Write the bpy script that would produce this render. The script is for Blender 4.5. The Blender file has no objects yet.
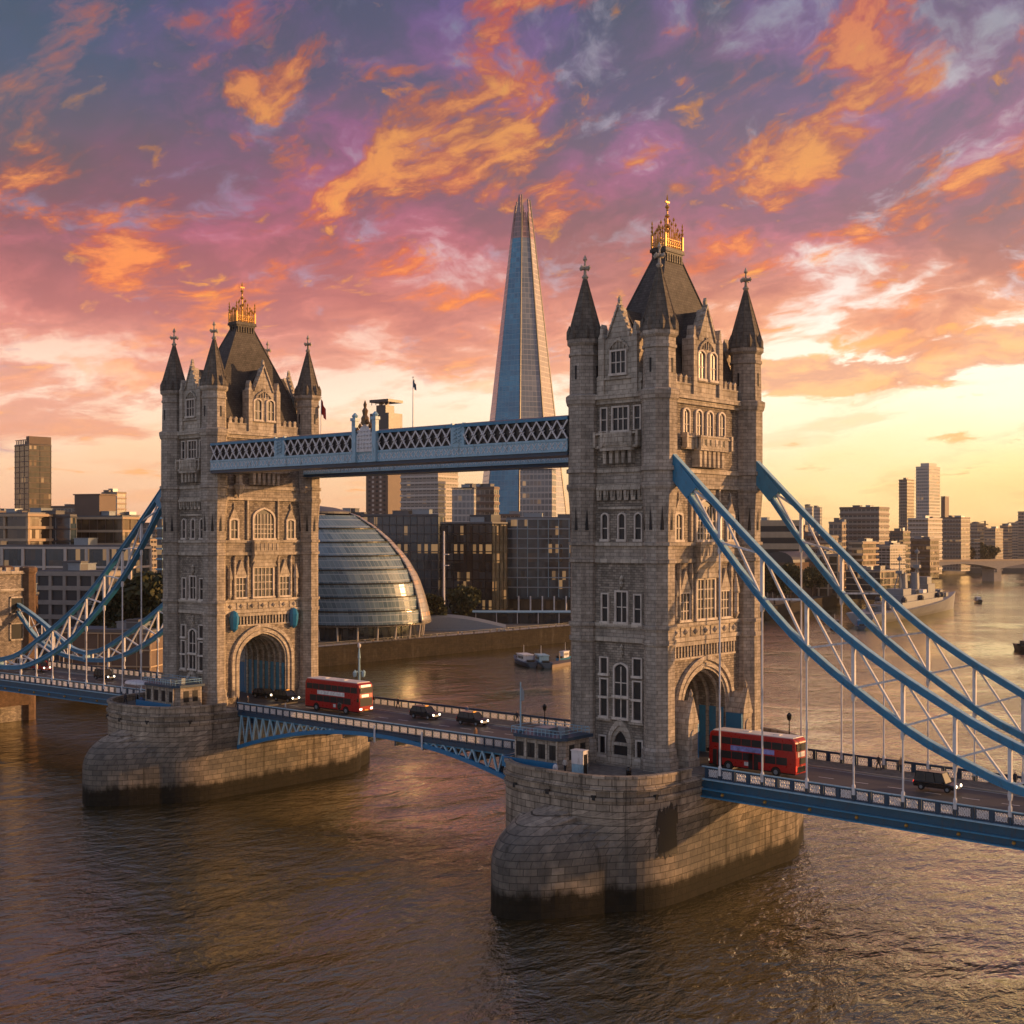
import bpy, bmesh, math, random
from mathutils import Vector, Matrix, noise as mnoise
random.seed(7)
PI = math.pi
SC = bpy.context.scene
COL = SC.collection

# ------------------------------------------------------------------ camera
F, YH, YAW = 1302.7, 534.4, 0.7155
CX, CY, CZ = 170.64, -130.0, 39.3
FW = Vector((-math.sin(YAW), math.cos(YAW), 0)); RT = Vector((math.cos(YAW), math.sin(YAW), 0))
cam = bpy.data.objects.new('camera', bpy.data.cameras.new('camera')); COL.objects.link(cam)
cam.location = (CX, CY, CZ); cam.rotation_euler = (PI/2, 0, YAW)
cam.data.sensor_width = 36; cam.data.lens = F*36/1024
cam.data.shift_y = (YH-512)/1024.0
cam.data.clip_start = 1; cam.data.clip_end = 40000
SC.camera = cam
SC.render.resolution_x = SC.render.resolution_y = 1024

# ------------------------------------------------------------------ light
SUN_AZ, SUN_EL = math.radians(80), math.radians(8.5)     # azimuth measured to the right of the view
SD = (FW*math.cos(SUN_AZ)+RT*math.sin(SUN_AZ))*math.cos(SUN_EL)+Vector((0, 0, math.sin(SUN_EL)))
sun = bpy.data.objects.new('sun', bpy.data.lights.new('sun', 'SUN')); COL.objects.link(sun)
sun.rotation_euler = SD.to_track_quat('Z', 'Y').to_euler()
sun.data.energy = 5.0; sun.data.angle = math.radians(0.8); sun.data.color = (1.0, 0.53, 0.22)

SC.view_settings.view_transform = 'Standard'; SC.view_settings.look = 'None'
SC.view_settings.exposure = 0.15; SC.view_settings.gamma = 1.0

def srgb(r, g, b, k=1.0):
    def c(x):
        x = x/255.0
        return (x/12.92 if x < .04045 else ((x+.055)/1.055)**2.4)*k
    return (c(r), c(g), c(b), 1)

class NT:
    """small node-tree helper"""
    def __init__(s, tree): s.t = tree; s.n = tree.nodes; s.l = tree.links
    def node(s, typ, ins=None, **pr):
        n = s.n.new(typ)
        for k, v in pr.items(): setattr(n, k, v)
        for k, v in (ins or {}).items(): s.set(n.inputs[k], v)
        return n
    def set(s, sock, v):
        if hasattr(v, 'is_linked') or hasattr(v, 'node'): s.l.new(v, sock)
        else: sock.default_value = v
    def m(s, op, a, b=None, c=None, clamp=False):
        n = s.n.new('ShaderNodeMath'); n.operation = op; n.use_clamp = clamp
        s.set(n.inputs[0], a)
        if b is not None: s.set(n.inputs[1], b)
        if c is not None: s.set(n.inputs[2], c)
        return n.outputs[0]
    def vm(s, op, a, b=None):
        n = s.n.new('ShaderNodeVectorMath'); n.operation = op
        s.set(n.inputs[0], a)
        if b is not None: s.set(n.inputs[1], b)
        return n.outputs['Value'] if op in ('DOT_PRODUCT', 'LENGTH') else n.outputs[0]
    def mix(s, f, a, b, mode='MIX'):
        n = s.n.new('ShaderNodeMix'); n.data_type = 'RGBA'; n.blend_type = mode
        s.set(n.inputs[0], f); s.set(n.inputs[6], a); s.set(n.inputs[7], b)
        return n.outputs[2]
    def sm(s, x, a, b, lo=0.0, hi=1.0):
        n = s.n.new('ShaderNodeMapRange'); n.interpolation_type = 'SMOOTHSTEP'
        for i, v in enumerate((x, a, b, lo, hi)): s.set(n.inputs[i], v)
        return n.outputs[0]
    def ramp(s, f, stops, mode='LINEAR'):
        n = s.n.new('ShaderNodeValToRGB'); n.color_ramp.interpolation = mode
        e = n.color_ramp.elements
        while len(e) < len(stops): e.new(0.5)
        for i, (p, c) in enumerate(stops):
            e[i].position = p
        for i, (p, c) in enumerate(stops):
            e[i].position = p; e[i].color = c if len(c) == 4 else (*c, 1)
        s.set(n.inputs[0], f); return n.outputs[0]
    def noise(s, v, scale, detail=4, rough=.5, dist=0.0, out=0):
        n = s.n.new('ShaderNodeTexNoise'); s.set(n.inputs['Vector'], v)
        n.inputs['Scale'].default_value = scale; n.inputs['Detail'].default_value = detail
        n.inputs['Roughness'].default_value = rough; n.inputs['Distortion'].default_value = dist
        return n.outputs[out]
    def mapping(s, v, loc=(0, 0, 0), rot=(0, 0, 0), sc=(1, 1, 1)):
        n = s.n.new('ShaderNodeMapping'); s.set(n.inputs[0], v)
        n.inputs[1].default_value = loc; n.inputs[2].default_value = rot; n.inputs[3].default_value = sc
        return n.outputs[0]

# ------------------------------------------------------------------ world: Nishita sky under a sunset cloudscape
def make_world():
    w = bpy.data.worlds.new('World'); SC.world = w; w.use_nodes = True
    w.node_tree.nodes.clear(); T = NT(w.node_tree)
    D = T.node('ShaderNodeTexCoord').outputs['Generated']
    sep = T.node('ShaderNodeSeparateXYZ', {0: D})
    el = sep.outputs[2]
    A = T.vm('DOT_PRODUCT', D, tuple(RT)); B = T.vm('DOT_PRODUCT', D, tuple(FW))
    az = T.m('ARCTAN2', A, B)                        # radians to the right of the bridge view
    elp = T.m('MAXIMUM', el, 0.0)
    h = T.m('ADD', elp, 0.26)
    P = T.node('ShaderNodeCombineXYZ', {0: T.m('MULTIPLY', az, 3.2), 1: T.m('MULTIPLY', T.m('LOGARITHM', T.m('ADD', elp, .09), math.e), 1.45), 2: 0.0}).outputs[0]
    wob = T.m('MULTIPLY', T.m('SUBTRACT', T.noise(P, 1.6, 4), .5), .08)
    e2 = T.m('MULTIPLY', T.m('ADD', elp, wob), 2.5, clamp=True)      # 0..1 for el 0..0.4
    right = T.sm(az, -.30, .36)
    gl = T.ramp(e2, [(0, srgb(236, 172, 134)), (.14, srgb(246, 200, 164)), (.25, srgb(250, 216, 196)), (.36, srgb(240, 184, 166)),
                     (.55, srgb(200, 140, 160)), (.78, srgb(128, 118, 156)), (1, srgb(70, 96, 128))])
    gr = T.ramp(e2, [(0, srgb(250, 192, 120)), (.10, srgb(255, 226, 160)), (.24, srgb(255, 244, 216)), (.42, srgb(255, 240, 232)),
                     (.62, srgb(238, 214, 212)), (.82, srgb(210, 198, 214)), (1, srgb(178, 172, 204))])
    gap = T.mix(right, gl, gr)
    cl_l = T.ramp(e2, [(0, srgb(226, 150, 120)), (.2, srgb(214, 138, 124)), (.4, srgb(172, 80, 92)), (.6, srgb(122, 54, 84)),
                       (.8, srgb(68, 42, 92)), (1, srgb(42, 38, 86))])
    cl_r = T.ramp(e2, [(0, srgb(246, 180, 116)), (.2, srgb(238, 150, 98)), (.38, srgb(198, 100, 84)), (.58, srgb(134, 66, 92)),
                       (.8, srgb(80, 50, 104)), (1, srgb(50, 42, 98))])
    cld = T.mix(right, cl_l, cl_r)
    cmid = T.mix(right, T.ramp(e2, [(0, srgb(236, 170, 136)), (.4, srgb(214, 118, 116)), (.65, srgb(162, 80, 126)), (1, srgb(88, 66, 142))]),
                 T.ramp(e2, [(0, srgb(250, 200, 140)), (.35, srgb(246, 164, 116)), (.62, srgb(188, 102, 136)), (1, srgb(116, 84, 158))]))
    lit = T.ramp(e2, [(0, srgb(250, 176, 104)), (.3, srgb(252, 158, 96)), (.5, srgb(255, 138, 66)), (.72, srgb(255, 158, 50)), (1, srgb(250, 116, 70))])
    # streaks run towards the far left of the view
    Ps = T.mapping(T.mapping(P, rot=(0, 0, math.radians(-15))), sc=(0.82, 1.1, 1))
    warp = T.vm('MULTIPLY', T.vm('SUBTRACT', T.noise(Ps, 2.2, 5, .55, out=1), (.5, .5, .5)), (.30, .30, 0))
    Pw = T.vm('ADD', Ps, warp)
    n1 = T.noise(Pw, 2.3, 10, .60)
    n1b = T.noise(T.vm('ADD', Pw, (31.3, 4.7, 0)), 7.5, 8, .62)
    dens = T.m('ADD', T.m('MULTIPLY', n1, .75), T.m('MULTIPLY', n1b, .25))
    def blob(a, e, ra, re):
        x = T.m('DIVIDE', T.m('SUBTRACT', az, a), ra); y = T.m('DIVIDE', T.m('SUBTRACT', el, e), re)
        d = T.m('ADD', T.m('MULTIPLY', x, x), T.m('MULTIPLY', y, y))
        return T.m('SUBTRACT', 1.0, d, clamp=True)
    thr = T.m('ADD', T.sm(elp, .045, .19, .59, .40), T.m('MULTIPLY', right, T.sm(elp, .09, .20, .11, .02)))
    mask = T.sm(T.m('SUBTRACT', dens, thr), -.05, .04)
    core = T.sm(T.m('SUBTRACT', dens, thr), .0, .12)
    band = T.m('MAXIMUM', blob(.24, .118, .15, .017), blob(.36, .134, .13, .020))
    band = T.sm(T.m('ADD', band, T.m('MULTIPLY', T.m('SUBTRACT', n1b, .5), 2.6)), .25, .55)
    P3 = T.vm('ADD', T.mapping(T.mapping(P, rot=(0, 0, math.radians(-24))), sc=(.72, 1.4, 1)), (7.7, 2.2, 0))
    n2 = T.m('ADD', T.noise(T.vm('ADD', P3, warp), 3.4, 10, .62, .2), T.m('MULTIPLY', T.m('SUBTRACT', T.noise(P3, 11.0, 7, .6), .5), .16))
    boost = None
    for a, e, ra, re, k in ((-.12, .315, .10, .045, .20), (.00, .335, .06, .035, .20), (-.10, .27, .10, .03, .17), (-.02, .29, .05, .025, .12),
                            (.20, .265, .13, .035, .15), (.34, .32, .10, .04, .17), (.06, .385, .08, .025, .17), (.36, .215, .14, .02, .05),
                            (-.28, .20, .07, .035, .16), (-.38, .185, .10, .03, .14), (-.31, .31, .05, .025, .10)):
        b = T.m('MULTIPLY', blob(a, e, ra, re), k); boost = b if boost is None else T.m('MAXIMUM', boost, b)
    n4 = T.noise(Pw, 10.0, 8, .62); lv = T.m('ADD', T.m('ADD', n2, T.m('MULTIPLY', boost, .46)), T.m('MULTIPLY', T.m('SUBTRACT', n4, .5), .16)); litm = T.sm(lv, .515, .66)
    litm = T.m('MULTIPLY', litm, T.sm(elp, .05, .2, .3, 1.0))
    n4 = T.noise(Pw, 10.0, 8, .62)
    body = T.mix(core, cmid, cld)
    body = T.mix(T.sm(n4, .40, .72, 0, .34), body, cmid)
    pale = T.mix(right, srgb(150, 132, 168), srgb(226, 214, 224))
    body = T.mix(T.sm(T.noise(Pw, 4.4, 9, .64), .55, .70, 0, .6), body, pale)
    c = T.mix(T.m('MULTIPLY', mask, .95), gap, body)
    lit2 = T.mix(T.sm(T.m('ADD', lv, T.m('MULTIPLY', T.m('SUBTRACT', n4, .5), .30)), .54, .70), T.mix(.45, lit, srgb(206, 84, 84)), lit)
    tex = T.noise(P3, 9.0, 9, .66, .4); lit2 = T.mix(T.sm(tex, .50, .66, 0, .62), lit2, T.mix(.5, body, srgb(226, 96, 70)))
    lit2 = T.mix(T.sm(tex, .44, .30, 0, .5), lit2, srgb(255, 186, 92))
    c = T.mix(T.m('MULTIPLY', litm, .95), c, lit2)
    c = T.mix(T.m('MULTIPLY', band, .85), c, T.mix(T.sm(n1b, .42, .6), srgb(210, 120, 92), srgb(250, 166, 96)))
    c = T.mix(T.m('MULTIPLY', blob(-.38, .36, .17, .10), .6), c, T.mix(n1, srgb(22, 48, 92), srgb(62, 92, 138)))
    mass = T.sm(T.noise(P, 1.1, 5, .55), .38, .62); dk = T.m('MULTIPLY', T.sm(elp, .10, .36, 1.0, .58), T.m('SUBTRACT', 1.0, T.m('MULTIPLY', T.m('MULTIPLY', mass, T.sm(elp, .14, .28)), T.m('MULTIPLY', T.m('SUBTRACT', 1.0, litm), .44)))); c = T.mix(1.0, c, T.node('ShaderNodeCombineXYZ', {0: dk, 1: dk, 2: dk}).outputs[0], 'MULTIPLY')
    c = T.node('ShaderNodeHueSaturation', {'Saturation': T.sm(elp, .10, .24, .98, 1.26), 'Color': c}).outputs[0]
    # glow where the sun stands, outside the frame on the right
    sd = T.vm('DOT_PRODUCT', D, tuple(SD))
    glow = T.m('POWER', T.m('MAXIMUM', sd, 0.0), 12.0)
    c = T.mix(1.0, c, T.mix(1.0, (1.0, .62, .25, 1), T.node('ShaderNodeCombineXYZ', {0: glow, 1: glow, 2: glow}).outputs[0], 'MULTIPLY'), 'ADD')
    # high overhead: dusky blue-violet, away from the picture
    c = T.mix(T.sm(el, .42, .85), c, srgb(102, 106, 138))
    # behind the viewer the sky is a cool plain dusk
    c = T.mix(T.m('MULTIPLY', T.sm(B, .45, -.35), T.sm(A, .75, .1)), c, T.ramp(e2, [(0, srgb(176, 168, 182)), (1, srgb(128, 136, 166))]))
    c = T.mix(T.sm(el, -.002, -.05), c, srgb(90, 66, 50))
    sky = T.node('ShaderNodeTexSky'); sky.sky_type = 'NISHITA'; sky.sun_disc = False
    sky.sun_elevation = SUN_EL; sky.sun_rotation = math.atan2(SD.x, SD.y); sky.air_density = 1.4; sky.dust_density = 2.0
    b1 = T.node('ShaderNodeBackground', {0: sky.outputs[0], 1: 0.05})
    b2 = T.node('ShaderNodeBackground', {0: c, 1: 1.0})
    add = T.node('ShaderNodeAddShader', {0: b1.outputs[0], 1: b2.outputs[0]})
    out = T.node('ShaderNodeOutputWorld', {0: add.outputs[0]})
make_world()

# ------------------------------------------------------------------ materials
def new_mat(name):
    m = bpy.data.materials.new(name); m.use_nodes = True
    T = NT(m.node_tree); b = m.node_tree.nodes['Principled BSDF']
    return m, T, b
def bump(T, b, h, strength=.4, dist=.05):
    n = T.node('ShaderNodeBump', {'Height': h, 'Strength': strength, 'Distance': dist})
    T.l.new(n.outputs[0], b.inputs['Normal'])
def plain(name, col, rough=.5, metal=0.0, var=.12, spec=.5, scale=1.5, emit=None, es=0, grime=0):
    m, T, b = new_mat(name)
    P = T.node('ShaderNodeTexCoord').outputs['Object']
    n = T.noise(P, scale, 5, .6); n2 = T.noise(P, scale*7, 3, .6)
    f = T.m('MULTIPLY_ADD', T.m('ADD', T.m('SUBTRACT', n, .5), T.m('MULTIPLY', T.m('SUBTRACT', n2, .5), .5)), var*4, 1.0)
    c = T.mix(1.0, (*col[:3], 1), T.node('ShaderNodeCombineXYZ', {0: f, 1: f, 2: f}).outputs[0], 'MULTIPLY')
    if grime:
        g = T.noise(T.mapping(P, sc=(1.4, 1.4, .35)), 1.6, 6, .68); c = T.mix(T.sm(g, .50, .72, 0, grime), c, (.06, .045, .032, 1))
    T.set(b.inputs['Base Color'], c)
    T.set(b.inputs['Roughness'], T.m('MULTIPLY_ADD', n2, .2, rough-.1, clamp=True))
    b.inputs['Metallic'].default_value = metal
    b.inputs['Specular IOR Level'].default_value = spec
    if emit: b.inputs['Emission Color'].default_value = (*emit[:3], 1); b.inputs['Emission Strength'].default_value = es
    return m
def masonry(name, c1, c2, mortar, bw, bh, rough=.85, tide=False, streak=.35, bumps=.5):
    m, T, b = new_mat(name)
    tc = T.node('ShaderNodeTexCoord'); UV = tc.outputs['UV']; P = tc.outputs['Object']
    br = T.node('ShaderNodeTexBrick', {'Vector': UV, 'Color1': (*c1, 1), 'Color2': (*c2, 1), 'Mortar': (*mortar, 1), 'Scale': 1.0,
                'Mortar Size': .028*(bh/.4)**.5, 'Mortar Smooth': .3, 'Bias': -.1, 'Brick Width': bw, 'Row Height': bh})
    big = T.noise(P, .12, 5, .6); mid = T.noise(P, 1.3, 5, .65)
    st = T.noise(T.mapping(P, sc=(1.2, 1.2, .09)), 1.0, 5, .6)
    f = T.m('ADD', T.m('MULTIPLY', T.m('SUBTRACT', big, .5), 1.1), T.m('MULTIPLY', T.m('SUBTRACT', mid, .5), 1.3))
    f = T.m('ADD', T.m('ADD', f, 1.0), T.m('MULTIPLY', T.m('SUBTRACT', st, .5), streak*2))
    c = T.mix(1.0, br.outputs[0], T.node('ShaderNodeCombineXYZ', {0: f, 1: f, 2: T.m('MULTIPLY', f, .97)}).outputs[0], 'MULTIPLY')
    soot = T.sm(T.noise(T.mapping(P, sc=(.5, .5, .12)), 1.0, 6, .7), .52, .75)
    c = T.mix(T.m('MULTIPLY', soot, streak*1.2), c, (.07, .06, .05, 1))
    if tide:
        z = T.node('ShaderNodeSeparateXYZ', {0: T.node('ShaderNodeNewGeometry').outputs['Position']}).outputs[2]
        zz = T.m('ADD', z, T.m('MULTIPLY', T.m('SUBTRACT', T.noise(T.mapping(P, sc=(1, 1, .5)), .55, 7, .68), .5), 3.0))
        c = T.mix(T.sm(zz, 9.0, 5.0, 0, .40), c, (.055, .048, .038, 1))
        c = T.mix(T.m('MULTIPLY', T.sm(T.noise(T.mapping(P, sc=(1, 1, .6)), .12, 3, .5), .50, .62), T.sm(z, 9.5, 8.0, 0, .5)), c, (.03, .04, .048, 1))
        c = T.mix(T.sm(T.noise(T.mapping(P, sc=(1.1, 1.1, .06)), 1.0, 4, .6), .56, .68, 0, .55), c, (.03, .026, .02, 1))
        c = T.mix(T.sm(zz, 3.3, 2.0, 0, .96), c, T.mix(mid, (.004, .004, .003, 1), (.016, .014, .008, 1)))
    T.set(b.inputs['Base Color'], c); b.inputs['Roughness'].default_value = rough; b.inputs['Specular IOR Level'].default_value = .15
    hgt = T.m('ADD', T.m('MULTIPLY', T.m('SUBTRACT', 1.0, br.outputs[1]), .6), T.m('MULTIPLY', mid, .6))
    bump(T, b, hgt, bumps, .08)
    return m
M = {}
M['stone'] = masonry('portland_stone', (.385, .335, .285), (.265, .23, .195), (.17, .145, .12), .95, .40, bumps=.5, streak=.5)
M['granite'] = masonry('rubble_granite', (.34, .29, .24), (.165, .14, .118), (.13, .11, .09), .55, .28, streak=.5, bumps=1.0)
M['trim'] = masonry('dressed_stone', (.48, .42, .35), (.34, .295, .245), (.24, .20, .16), 1.1, .6, streak=.5, bumps=.5)
M['pier'] = masonry('pier_granite', (.36, .30, .24), (.19, .16, .13), (.09, .075, .06), 1.45, .74, tide=True, streak=.45, bumps=.9)
M['spire'] = masonry('spire_stone', (.15, .13, .11), (.10, .088, .075), (.08, .065, .05), .8, .45, streak=.35)
M['frame'] = plain('pale_window_stone', (.60, .53, .45), .8, var=.2, scale=1.2, grime=.5)
M['slate'] = masonry('roof_slate', (.090, .080, .072), (.065, .058, .052), (.035, .03, .028), .5, .32, rough=.5, streak=.3, bumps=.35)
M['brown_brick'] = masonry('brown_brick', (.15, .095, .062), (.11, .07, .045), (.09, .06, .045), .5, .25, streak=.2)
M['quay'] = masonry('quay_wall', (.030, .023, .015), (.018, .014, .010), (.010, .008, .006), 1.6, .7, tide=False, streak=.5)
M['blue'] = plain('bridge_blue_paint', (.030, .195, .34), .40, var=.12, grime=.55)
M['light_blue'] = plain('pale_blue_paint', (.26, .43, .53), .42, var=.12, grime=.55)
M['teal'] = plain('bright_blue_paint', (.014, .15, .31), .35, var=.10)
M['girder'] = plain('deep_blue_paint', (.010, .075, .135), .42, var=.14, grime=.55)
M['navy'] = plain('dark_blue_paint', (.014, .045, .085), .42, var=.14, grime=.55)
M['white'] = plain('white_paint', (.62, .60, .60), .45, var=.08, grime=.55)
M['gold'] = plain('gilding', (.52, .27, .05), .45, metal=.35, var=.15)
M['bronze'] = plain('old_bronze', (.16, .10, .05), .5, metal=.3, var=.2)
M['dark'] = plain('dark_void', (.012, .012, .013), .7)
M['glass'] = plain('dark_window_glass', (.013, .014, .017), .34, var=.3, spec=.4)
M['lead'] = plain('grey_lead', (.10, .10, .105), .5)
M['concrete'] = plain('concrete', (.30, .26, .22), .8, var=.15, scale=.4)
M['tan'] = plain('tan_render', (.42, .31, .20), .8, var=.12, scale=.3)
M['pale'] = plain('pale_cladding', (.50, .44, .38), .6, var=.1, scale=.2)
M['brownclad'] = plain('brown_cladding', (.13, .085, .06), .6, var=.15, scale=.2)
M['darkclad'] = plain('dark_cladding', (.035, .035, .04), .4, var=.2, scale=.2)
M['steel'] = plain('steel_grey', (.22, .25, .28), .35, metal=.3, var=.1)
M['red'] = plain('bus_red_paint', (.34, .007, .006), .3, var=.06, scale=.6)
M['black'] = plain('black_paint', (.008, .008, .009), .22, var=.1)
M['rubber'] = plain('tyre_rubber', (.012, .012, .012), .8)
M['roofwhite'] = plain('cream_bus_roof', (.70, .66, .62), .4, var=.08)
M['lamp'] = plain('head_lamp_glow', (.9, .8, .6), .3, emit=(1, .85, .6), es=5)
M['tail'] = plain('tail_lamp', (.6, .02, .01), .3, emit=(1, .04, .02), es=1.5)
M['sign_glow'] = plain('lit_blind', (.9, .8, .55), .4, emit=(1, .82, .5), es=.7, var=.5, scale=3)
M['bark'] = plain('bark', (.05, .035, .025), .9)
M['ad'] = plain('advert_blue_violet', (.20, .22, .50), .4, var=.5, scale=2)
M['adw'] = plain('advert_white', (.62, .62, .60), .4, var=.4, scale=2.5)
M['skin'] = plain('skin', (.42, .25, .18), .6)
def asphalt():
    m, T, b = new_mat('asphalt'); P = T.node('ShaderNodeTexCoord').outputs['Object']
    n = T.noise(P, 9, 5, .7); w = T.noise(T.mapping(P, sc=(.05, 1.1, 1)), 1, 4, .55)
    c = T.mix(n, (.040, .037, .036, 1), (.075, .068, .064, 1))
    c = T.mix(T.sm(w, .45, .7, 0, .5), c, (.028, .026, .026, 1))
    T.set(b.inputs['Base Color'], c); b.inputs['Roughness'].default_value = .62; bump(T, b, n, .3, .02); return m
M['asphalt'] = asphalt()
M['paving'] = masonry('paving', (.17, .15, .135), (.13, .115, .10), (.07, .06, .055), .9, .6, streak=.1, bumps=.2)
M['ground'] = plain('city_ground', (.085, .075, .062), .9, var=.25, scale=.05)
def leafmat(name, a, b_):
    m, T, b = new_mat(name); P = T.node('ShaderNodeTexCoord').outputs['Object']
    n = T.noise(P, .5, 4, .6); T.set(b.inputs['Base Color'], T.mix(T.sm(n, .3, .7), a, b_)); b.inputs['Roughness'].default_value = .7
    b.inputs['Specular IOR Level'].default_value = .2; return m
M['leaf'] = leafmat('leaves', (.022, .030, .012, 1), (.075, .070, .026, 1))
M['leaf2'] = leafmat('autumn_leaves', (.035, .028, .012, 1), (.12, .075, .028, 1))
def facade(name, bay, fl, dark, light, lit=.06, rough=.08, tint=(.5, .5, .5), grid=None, gw=.08, warm=.8):
    """curtain-wall glass whose panes differ a little from one another; optional printed mullion grid"""
    m, T, b = new_mat(name); UV = T.node('ShaderNodeTexCoord').outputs['UV']
    q = T.mapping(UV, sc=(1/bay, 1/fl, 1))
    cell = T.vm('FLOOR', q)
    wn = T.node('ShaderNodeTexWhiteNoise', {'Vector': cell}, noise_dimensions='3D')
    r = wn.outputs[0]
    cell2 = T.vm('FLOOR', T.mapping(UV, sc=(1/(bay*3), 1/fl, 1)))
    r2 = T.node('ShaderNodeTexWhiteNoise', {'Vector': cell2}, noise_dimensions='3D').outputs[0]
    big = T.noise(UV, .03, 3, .5)
    f = T.m('MULTIPLY', T.m('ADD', T.m('MULTIPLY', r, .55), T.m('MULTIPLY', r2, .45)), T.sm(big, .3, .7, .5, 1.2))
    c = T.mix(f, (*dark, 1), (*light, 1))
    c = T.mix(T.m('MULTIPLY', T.sm(r2, .74, .80), T.m('MULTIPLY', r, warm)), c, (light[0]*1.8, light[0]*1.05, light[0]*.5, 1))  # warm reflections put into the colour of some panes
    b.inputs['Specular IOR Level'].default_value = .8
    em = T.m('MULTIPLY', T.m('MULTIPLY', T.sm(r2, 1-lit*3, 1-lit*3+.01), T.sm(r, .55, .6)), T.m('MULTIPLY', r, .26))
    if grid:
        fr = T.node('ShaderNodeSeparateXYZ', {0: T.vm('FRACTION', q)})
        gx = T.m('LESS_THAN', fr.outputs[0], gw*1.2); gz = T.m('LESS_THAN', fr.outputs[1], gw*2.2)
        g = T.m('MAXIMUM', gx, gz); c = T.mix(g, c, (*grid, 1)); em = T.m('MULTIPLY', em, T.m('SUBTRACT', 1.0, g))
        T.set(b.inputs['Roughness'], T.m('MULTIPLY_ADD', g, .4, rough))
    else: T.set(b.inputs['Roughness'], T.m('MULTIPLY_ADD', r, .12, rough))
    T.set(b.inputs['Base Color'], c)
    b.inputs['Emission Color'].default_value = (1, .55, .22, 1); T.set(b.inputs['Emission Strength'], em)
    bump(T, b, r, .25, .03)
    return m
M['f_dark'] = facade('dark_office_glass', 1.5, 3.9, (.008, .010, .012), (.05, .055, .06), .05)
M['f_blue'] = facade('blue_office_glass', 1.5, 3.9, (.008, .018, .026), (.05, .075, .095), .05)
M['f_brown'] = facade('amber_tower_glass', 1.6, 3.4, (.03, .02, .015), (.13, .09, .05), .03, rough=.12)
M['f_far'] = facade('distant_office_skin', 3.0, 3.8, (.03, .028, .028), (.09, .08, .075), .04, rough=.2, grid=(.26, .22, .18), gw=.16)
M['f_pale'] = facade('pale_office_skin', 2.4, 3.8, (.10, .11, .12), (.22, .22, .22), .03, rough=.2, grid=(.42, .38, .34), gw=.12)
M['f_shard'] = facade('tall_spire_blue_sky_tint', 3.0, 4.0, (.015, .15, .28), (.05, .29, .46), .0, rough=.22, grid=(.10, .28, .40), gw=.06, warm=0)  # one glass in three tints, its sky reflection put into the base colour
M['f_shard2'] = facade('tall_spire_pale_sky_tint', 3.0, 4.0, (.15, .19, .23), (.27, .30, .33), .0, rough=.15, grid=(.34, .35, .36), gw=.06, warm=0)
M['f_shard3'] = facade('tall_spire_light_sky_tint', 3.0, 4.0, (.34, .32, .31), (.46, .42, .39), .0, rough=.2, grid=(.52, .47, .42), gw=.06, warm=0)
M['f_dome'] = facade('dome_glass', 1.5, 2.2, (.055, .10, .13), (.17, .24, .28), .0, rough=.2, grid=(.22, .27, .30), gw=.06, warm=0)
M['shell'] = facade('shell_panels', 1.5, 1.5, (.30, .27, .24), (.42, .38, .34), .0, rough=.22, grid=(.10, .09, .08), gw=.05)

def water():
    m, T, b = new_mat('river_water'); P = T.node('ShaderNodeTexCoord').outputs['Object']
    R1 = T.mapping(P, rot=(0, 0, .35), sc=(1.0, .55, 1)); R2 = T.mapping(P, rot=(0, 0, -.5), sc=(1, .6, 1))
    a = T.noise(R1, .13, 4, .55, .6); c = T.noise(R2, .42, 4, .6, .5); d = T.noise(R1, 1.3, 4, .6, .4)
    pat = T.noise(P, .018, 4, .6, .8)                       # smoother and rougher patches of current
    k = T.sm(pat, .36, .62, .35, 1.35)
    hgt = T.m('ADD', T.m('MULTIPLY', a, 1.3), T.m('MULTIPLY', k, T.m('ADD', T.m('MULTIPLY', c, 1.0), T.m('MULTIPLY', d, .42))))
    b.inputs['Specular Tint'].default_value = (.98, .92, .72, 1); py = T.node('ShaderNodeSeparateXYZ', {0: P}).outputs[1]; bump(T, b, T.m('MULTIPLY', hgt, T.sm(T.m('ADD', py, T.m('MULTIPLY', pat, 60)), -60, 160, 1.0, .40)), 1.0, .72)
    T.set(b.inputs['Base Color'], T.mix(pat, (.014, .014, .009, 1), (.026, .024, .014, 1)))
    b.inputs['Roughness'].default_value = .07; b.inputs['IOR'].default_value = 2.3
    b.inputs['Specular IOR Level'].default_value = .9
    gl = T.node('ShaderNodeBsdfGlossy', {'Color': (.94, .91, .70, 1), 'Roughness': .09}); T.l.new(b.inputs['Normal'].links[0].from_socket, gl.inputs['Normal'])
    lw = T.node('ShaderNodeLayerWeight', {'Blend': .5}); T.l.new(b.inputs['Normal'].links[0].from_socket, lw.inputs['Normal'])
    mx = T.node('ShaderNodeMixShader', {0: T.m('MULTIPLY_ADD', T.m('POWER', lw.outputs['Facing'], 3.6), .84, .06), 1: b.outputs[0], 2: gl.outputs[0]})
    T.l.new(mx.outputs[0], m.node_tree.nodes['Material Output'].inputs[0])
    return m
M['water'] = water()

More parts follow.
